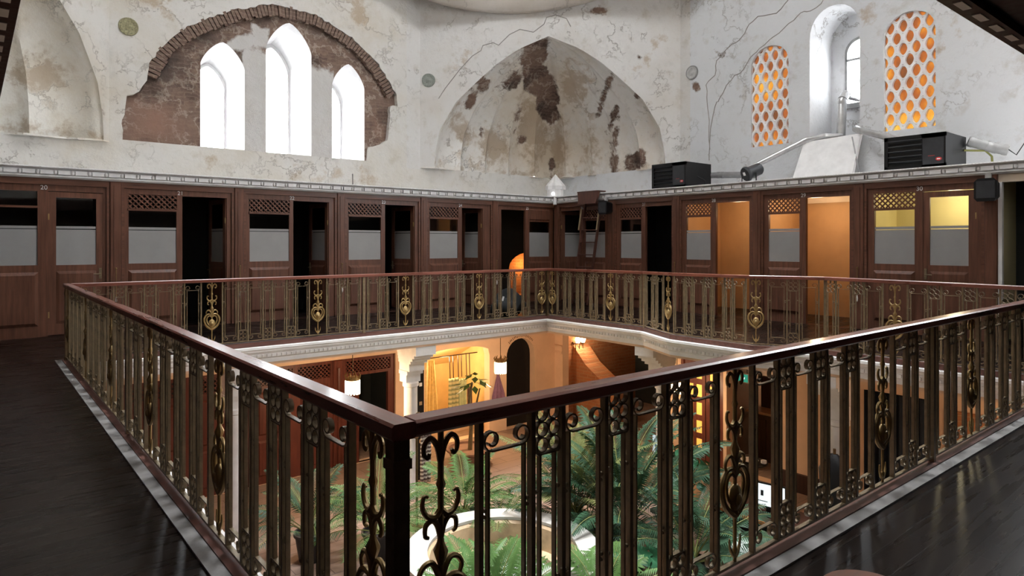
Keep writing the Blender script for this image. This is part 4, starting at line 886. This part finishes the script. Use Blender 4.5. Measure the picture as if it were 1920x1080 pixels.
def leafy(name,label,x,y,seed,n,leaf,R_,h,sz,lobed=False,z=ZF,potr=.22,poth=.36,pm=POTB):
    t=thing(name,label,'plant',(x,y,z)); pot(t,potr,poth,pm); random.seed(seed); fm=MB(); sm=MB()
    for k in range(n):
        az=2.4*k+random.uniform(-.3,.3); rr=R_*math.sqrt((k+.6)/n)*random.uniform(.7,1.1); zz=poth+h*(1-.55*(rr/R_)**2)*random.uniform(.75,1.05); c=Vector((rr*math.cos(az),rr*math.sin(az),zz))
        sm.tube([(0,0,poth*.85),(c.x*.35,c.y*.35,poth*.85+(zz-poth*.85)*.65),c],[.012,.009,.006],5)
        d=Vector((math.cos(az),math.sin(az),-.45*random.uniform(.3,1.4))).normalized(); sd=d.cross(Vector((0,0,1))).normalized(); up=sd.cross(d); s=sz*random.uniform(.75,1.15); m=14; rim=[]
        for i in range(m+1):
            u=i/m; w=math.sin(PI*u**.75)*.42
            if lobed: w*=1.25*(.55+.45*abs(math.sin(PI*u*4.5)))
            rim.append((u,w))
        L_=[c+d*(u*s)+sd*(w*s)+up*(-.25*w*s-.22*s*u*u) for u,w in rim]; Rr=[c+d*(u*s)-sd*(w*s)+up*(-.25*w*s-.22*s*u*u) for u,w in rim]; C=[c+d*(u*s)+up*(-.22*s*u*u) for u,w in rim]
        fm.grid([L_,C]); fm.grid([C,Rr])
    fm.build('leaves',leaf,t,fix=False); sm.build('stems',STEM,t,fix=False); return t
leafy('monstera_plant','deep green split-leaf monstera at the bottom centre',6.85,6.05,21,16,LEAF4,.5,.45,.42,True)
leafy('broadleaf_plant','glossy broad-leaved plant below the computer screen',8.15,4.95,22,15,mat('pale_leaf_green',(.10,.2,.12),.3,0,.25,5),.5,.6,.45)
leafy('leafy_shrub','bushy green shrub in front of the amber glazed door',9.35,6.85,23,60,LEAF4,.55,1.05,.22)
leafy('leafy_shrub','small shrub with pale edged leaves behind the curtain side railing',8.3,4.2,24,20,LEAF1,.4,.4,.3)
t=thing('potted_tree','slender tree in a wide terracotta bowl in front of the towel shop','plant',(8.3,11.6,ZF)); pot(t,.5,.35,POTT)
MB().tube([(0,0,.3),(.05,.02,.9),(-.02,0,1.4),(.02,-.05,1.75)],[.05,.04,.035,.025],8).tube([(.03,0,.9),(.14,-.05,1.3),(.2,-.08,1.6)],[.03,.022,.015],7).build('trunk',mat('bark',(.16,.12,.06),.8,0,.3,9),t,True)
random.seed(31); fm=MB()
for k in range(26):
    az=2.4*k; c=Vector((.05+.3*math.cos(az)*random.random(),-.05+.3*math.sin(az)*random.random(),1.6+.35*random.random())); d=Vector((math.cos(az),math.sin(az),-.5+random.uniform(-.3,.6))).normalized(); sd=d.cross(Vector((0,0,1))).normalized(); s=.26
    fm.add([c,c+d*s*.4+sd*.07,c+d*s,c+d*s*.4-sd*.07],[(0,1,2,3)])
fm.build('leaves',LEAF1,t,fix=False)
# ------------------------------------------------------------------ things on and near the upper gallery
def heater(label,y0,z0):
    t=thing('gas_heater',label,'heater',(12.45,y0,z0),R(-90))      # local x to the right, -y to the hall
    W_,D_,H_=.95,.98,.60
    m=MB(); m.prism([[(0,.03),(W_,.03),(W_,H_),(0,H_)]],onY(.04),onY(D_)).box(0,.06,0,.05,.03,H_).box(W_-.36,W_,0,.05,.03,H_).box(0,W_,0,.05,.03,.09).box(0,W_,0,.05,H_-.07,H_)
    m.build('casing',BLACK,t)
    for k in range(5): MB().mbox(Matrix.Translation((.33,.02,.15+k*.09))@Matrix.Rotation(R(-35),4,'X'),.54,.05,.008).build('louvre',DGREY,t)
    MB().box(W_-.34,W_-.03,-.006,0,.08,H_-.08).build('front_panel',DGREY,t)
    m=MB(); m.prism([[(W_-.1+.045*math.cos(2*PI*k/16),.16+.03*math.sin(2*PI*k/16)) for k in range(16)]],onY(-.006),onY(-.012)).build('badge',mat('red_badge',(.5,.02,.02),.4),t)
    MB().box(W_-.125,W_-.075,-.014,-.012,.15,.17).build('badge_mark',WHITE,t); MB().box(W_-.26,W_-.16,-.008,-.006,.215,.228).build('red_mark',mat('dull_red',(.25,.03,.03),.5),t)
    MB().box(.1,.2,.2,.8,0,.03).box(W_-.2,W_-.1,.2,.8,0,.03).build('foot',WHITE,t)
    return t
heater('black gas heater on the cubicle roof, the smaller one near the corner',10.06,2.76)
heater('black gas heater on the cubicle roof below the right honeycomb window',4.925,2.76)
def pipe(label,P,r,mt=GALV,name='flue_pipe',cat='pipe'):
    m=MB(); m.tube(P,r,14)
    for p,q in zip(P[:-1],P[1:]):
        p=Vector(p);q=Vector(q); d=(q-p).normalized(); m.tube([p+d*.02,p+d*.08],r*1.08,14); m.tube([q-d*.08,q-d*.02],r*1.08,14)
    return tag(m.build(name,mt,None,True),label,cat)
pipe('grey flue pipe running from the corner side heater to the floodlight',[(13.44,9.6,3.12),(13.5,8.9,3.10),(13.45,7.98,3.03)],.07)
pipe('grey flue pipe rising diagonally from behind the floodlight to the window niche',[(13.3,7.95,3.2),(13.82,7.03,3.72),(14.0,6.75,3.78),(14.3,6.5,3.78)],.06,SILV)
pipe('shiny upright duct bending out through the niche window',[(14.35,6.55,3.5),(14.33,6.5,4.55),(14.42,6.48,4.68),(15.1,6.42,4.68)],.09,SILV,'steel_duct','duct')
pipe('steel pipe running from the niche down behind the right heater',[(13.93,6.06,3.84),(13.85,5.95,3.79),(13.44,5.0,3.42)],.065,SILV)
pipe('thick grey pipe leaving the right side of the right heater',[(13.35,3.92,3.28),(13.5,3.62,3.15),(13.55,3.4,3.08)],.085)
tag(MB().tube(curve([(0,0),(0,.01)],2) and [(13.3,3.97,3.12),(13.45,3.7,3.1),(13.5,3.62,3.0),(13.5,3.6,2.73)],.018,8).build('gas_hose',mat('olive_hose',(.2,.2,.05),.5),None,True),'olive gas hose below the thick grey pipe','hose')
tag(MB().tube([(13.55,3.4,3.1),(13.6,3.3,3.0),(13.7,3.2,3.22),(13.85,3.0,3.3),(13.95,2.8,3.22)],.01,6).build('cable',BLACK),'thin black cable looping at the end of the thick pipe','cable')
tag(MB().tube([(12.9,9.12,3.05),(12.95,8.95,2.95),(12.95,8.92,2.73)],.012,6).build('cable',BLACK),'thin black cable behind the corner side heater','cable')
tag(MB().tube([(13.7,6.02,3.65),(13.6,5.9,3.2),(13.3,5.72,2.85),(13.1,5.68,2.74)],.012,6).build('cable',GALV),'grey cable hanging beside the white leaning panel','cable')
t=thing('floodlight','black round floodlight on the cubicle roof between the two heaters','light',(12.75,7.72,2.73))
mt_=Matrix.Translation((0,0,.27))@Matrix.Rotation(R(-25),4,'Z')@Matrix.Rotation(R(-112),4,'Y')
def tf(m,M_): m.v=[tuple(M_@Vector(p)) for p in m.v]; return m
tf(MB().lathe([(.15,.0),(.16,.02),(.16,.06),(.13,.1),(.13,.36),(.10,.40),(.0001,.40)],18),mt_@Matrix.Translation((0,0,-.3))@Matrix.Rotation(PI,4,'X')@Matrix.Translation((0,0,-.4))).build('housing',DGREY,t,True)
tf(MB().lathe([(.0001,.0),(.14,.0),(.15,-.02)],18),mt_@Matrix.Translation((0,0,.11))).build('lens',BLACK,t)
tf(MB().box(-.035,.035,-.035,.035,0,.008),mt_@Matrix.Translation((.02,.0,.112))).build('painted_reflection',WHITE,t)  # small white plate standing in for a reflection on the lens
MB().tube([(0,.16,.27),(.0,.17,.0),(0,-.17,0),(0,-.16,.27)],.014,6).build('yoke',BLACK,t)
t=thing('white_panel','large white board leaning below the niche window above cubicle 29','panel',(13.4,6.5,2.725))
MB().prism([[(-.62,0),(.6,0),(.58,.95),(-.58,1.0)]],lambda a,b:(-.1+b*.55,a,b),lambda a,b:(.0+b*.55,a,b)).build('board',WHITE,t)
# corner finial
t=thing('roof_lantern','white pointed folded lantern on the corner of the cubicle roof','lantern',(12.28,13.2,2.76))
MB().lathe([(.20,0),(.22,.02),(.22,.20),(.2,.21),(.0001,.21)],16).build('drum',WHITE,t)
n=8; V=[];
for k in range(n*2):
    a=2*PI*k/(n*2); rr=.275 if k%2==0 else .225; V.append((rr*math.cos(a),rr*math.sin(a)))
m=MB(); m.loft([(x,y,.20) for x,y in V],[(x,y,.30) for x,y in V]).loft([(x,y,.30) for x,y in V],[(x*.02,y*.02,.62) for x,y in V]); m.add([(x,y,.20) for x,y in V],[tuple(range(16))]); m.build('pointed_cap',WHITE,t)
MB().tube([(-.1,-.1,-.03),(-.2,-.2,-.06),(-.22,-.22,-.22)],.05,10).build('spout',WHITE,t,True); MB().ball((-.2,-.12,.08),.045).build('bulb',mat('lit_bulb',(1,1,1),.3,emit=(1,1,1),es=2),t,True)
# ladder
t=thing('ladder','brown wooden ladder leaning on the cubicle roof in the corner','ladder',(11.62,11.67,0))
def lp(v,y): return (.05+.5*v/2.62,y,v)
for sy in (-.27,.27): MB().strip([lp(0,sy),lp(2.55,sy)],.03,.07).build('stile',DKWOOD if 0 else wood('ladder_wood',(.11,.045,.032),.5),t)
for k in range(8): z=.3+k*.31; MB().box(lp(z,0)[0]-.05,lp(z,0)[0]+.05,-.26,.26,z-.012,z+.012).build('rung',MATS['ladder_wood'],t)
for sy in (-.31,.31): MB().strip([(lp(1.85,0)[0]-.08,sy,1.85),(lp(2.4,0)[0]-.08,sy,2.4)],.02,.035).build('hand_rail',MATS['gilt_brass'] if 0 else mat('rail_tan',(.4,.3,.18),.4),t)
MB().prism([[(-.30,2.50),(.30,2.50),(.36,2.80),(-.40,2.80)]],lambda a,b:(.3+(b-2.5)*.1,a,b),lambda a,b:(.34+(b-2.5)*.1,a,b)).box(.32,.60,-.36,.36,2.79,2.82).build('top_board',MATS['ladder_wood'],t)
def speaker(label,x,y,z,s=1):
    t=thing('loudspeaker',label,'speaker',(x,y,z))
    m=MB(); m.prism([[(-.15*s,-.13*s),(-.11*s,-.18*s),(.11*s,-.18*s),(.15*s,-.13*s),(.15*s,.12*s),(.1*s,.17*s),(-.1*s,.17*s),(-.15*s,.12*s)]],lambda a,b:(-.14*s,a,b),lambda a,b:(.12*s,a*.75,b*.8)).build('cabinet',BLACK,t)
    MB().box(-.148*s,-.14*s,-.12*s,.12*s,-.13*s,.13*s).build('grille',DGREY,t); MB().box(-.02,.02,-.04,.04,.13*s,.25).build('bracket',SILV,t)
speaker('black loudspeaker hanging over the right edge of cubicle 30',12.0,3.26,2.33); speaker('black loudspeaker hanging behind the ladder',11.95,11.05,2.38,.95)
# wall medallions
MED=[(2.43,HY1,5.79,0,mat('olive_mosaic',(.30,.28,.16),.7,0,.45,30),'mottled olive round medallion left of the brick arch'),
     (9.262,14.80,5.76,R(-43),mat('grey_green_mosaic',(.25,.27,.24),.7,0,.25,30),'grey green round medallion between brick arch and fluted half dome'),
     (HX1,10.04,5.78,R(-90),mat('silver_medallion',(.5,.5,.5),.4,.4,.2,14),'silver ringed round medallion right of the fluted half dome')]
for x,y,z,rz,mt,lab in MED:
    t=thing('wall_medallion',lab,'medallion',(x,y,z),rz); T_=Matrix.Rotation(R(90),4,'X')
    tf(MB().lathe([(.0001,.03),(.05,.03),(.06,.022),(.11,.022),(.12,.03),(.145,.03),(.15,0)],28),T_).build('disc',mt,t,True)
    tf(MB().lathe([(.145,0),(.15,.028),(.172,.03),(.178,0)],28),T_).build('rim',mt if rz>R(-80) else GALV,t,True)
# hooks on the pilasters
def hook(x,y,rz,label):
    t=thing('brass_hook',label,'hook',(x,y,1.03),rz,'hooks on the pilasters')
    MB().ball((0,-.03,.06),.016).tube([(0,-.03,.06),(0,-.035,-.42)],.006,6).build('rod',GOLD,t); MB().lathe([(.004,.0),(.016,-.06),(.012,-.1),(.002,-.12)],8,(0,-.035,-.42)).build('drop',WHITE,t)
for x,l in ((1.937,'between cubicles 20 and 21'),(3.979,'between cubicles 21 and 22'),(6.051,'right of cubicle 22'),(10.151,'left of the glowing orange arch')): hook(x,CY-.07,0,'thin hook rod on the pilaster '+l)
for y,l in ((9.14,'right of the black open cubicle'),(5.23,'left of cubicle 30')): hook(CX-.07,y,R(-90),'thin hook rod on the pilaster '+l)
# bundle on the gallery behind the far railing
random.seed(9); m=MB(); m.ball((0,0,.24),.40,.26,.24,28,18); m.v=[(x*(1+.2*math.sin(13*z+8*y)),y*(1+.2*math.sin(11*x+3)),max(0,z*(1+.22*math.sin(10*x+6*y))-.02+.05*math.sin(23*x+15*y))) for x,y,z in m.v]
t=thing('cloth_bundle','dark grey bundle on the gallery floor behind the railing corner','bundle',(8.75,10.9,0)); m.build('cloth',mat('dark_grey_cloth',(.012,.014,.015),1.0,0,.3,5),t,True); MB().tube([(-.3,-.1,.02),(-.2,-.14,.42)],.02,6).build('handle',WHITE,t)
# stool at the lower right
t=thing('wooden_stool','round brown wooden stool on the gallery floor at the bottom right','stool',(2.12,.88,0))
MB().lathe([(.0001,.42),(.13,.42),(.14,.43),(.14,.455),(.13,.465),(.0001,.465)],28).build('seat',wood('stool_wood',(.2,.075,.04),.4,0),t,True)
for k in range(4):
    a=PI/4+PI/2*k; MB().tube([(.15*math.cos(a),.15*math.sin(a),0),(.09*math.cos(a),.09*math.sin(a),.42)],[.018,.022],8).build('leg',MATS['stool_wood'],t,True)
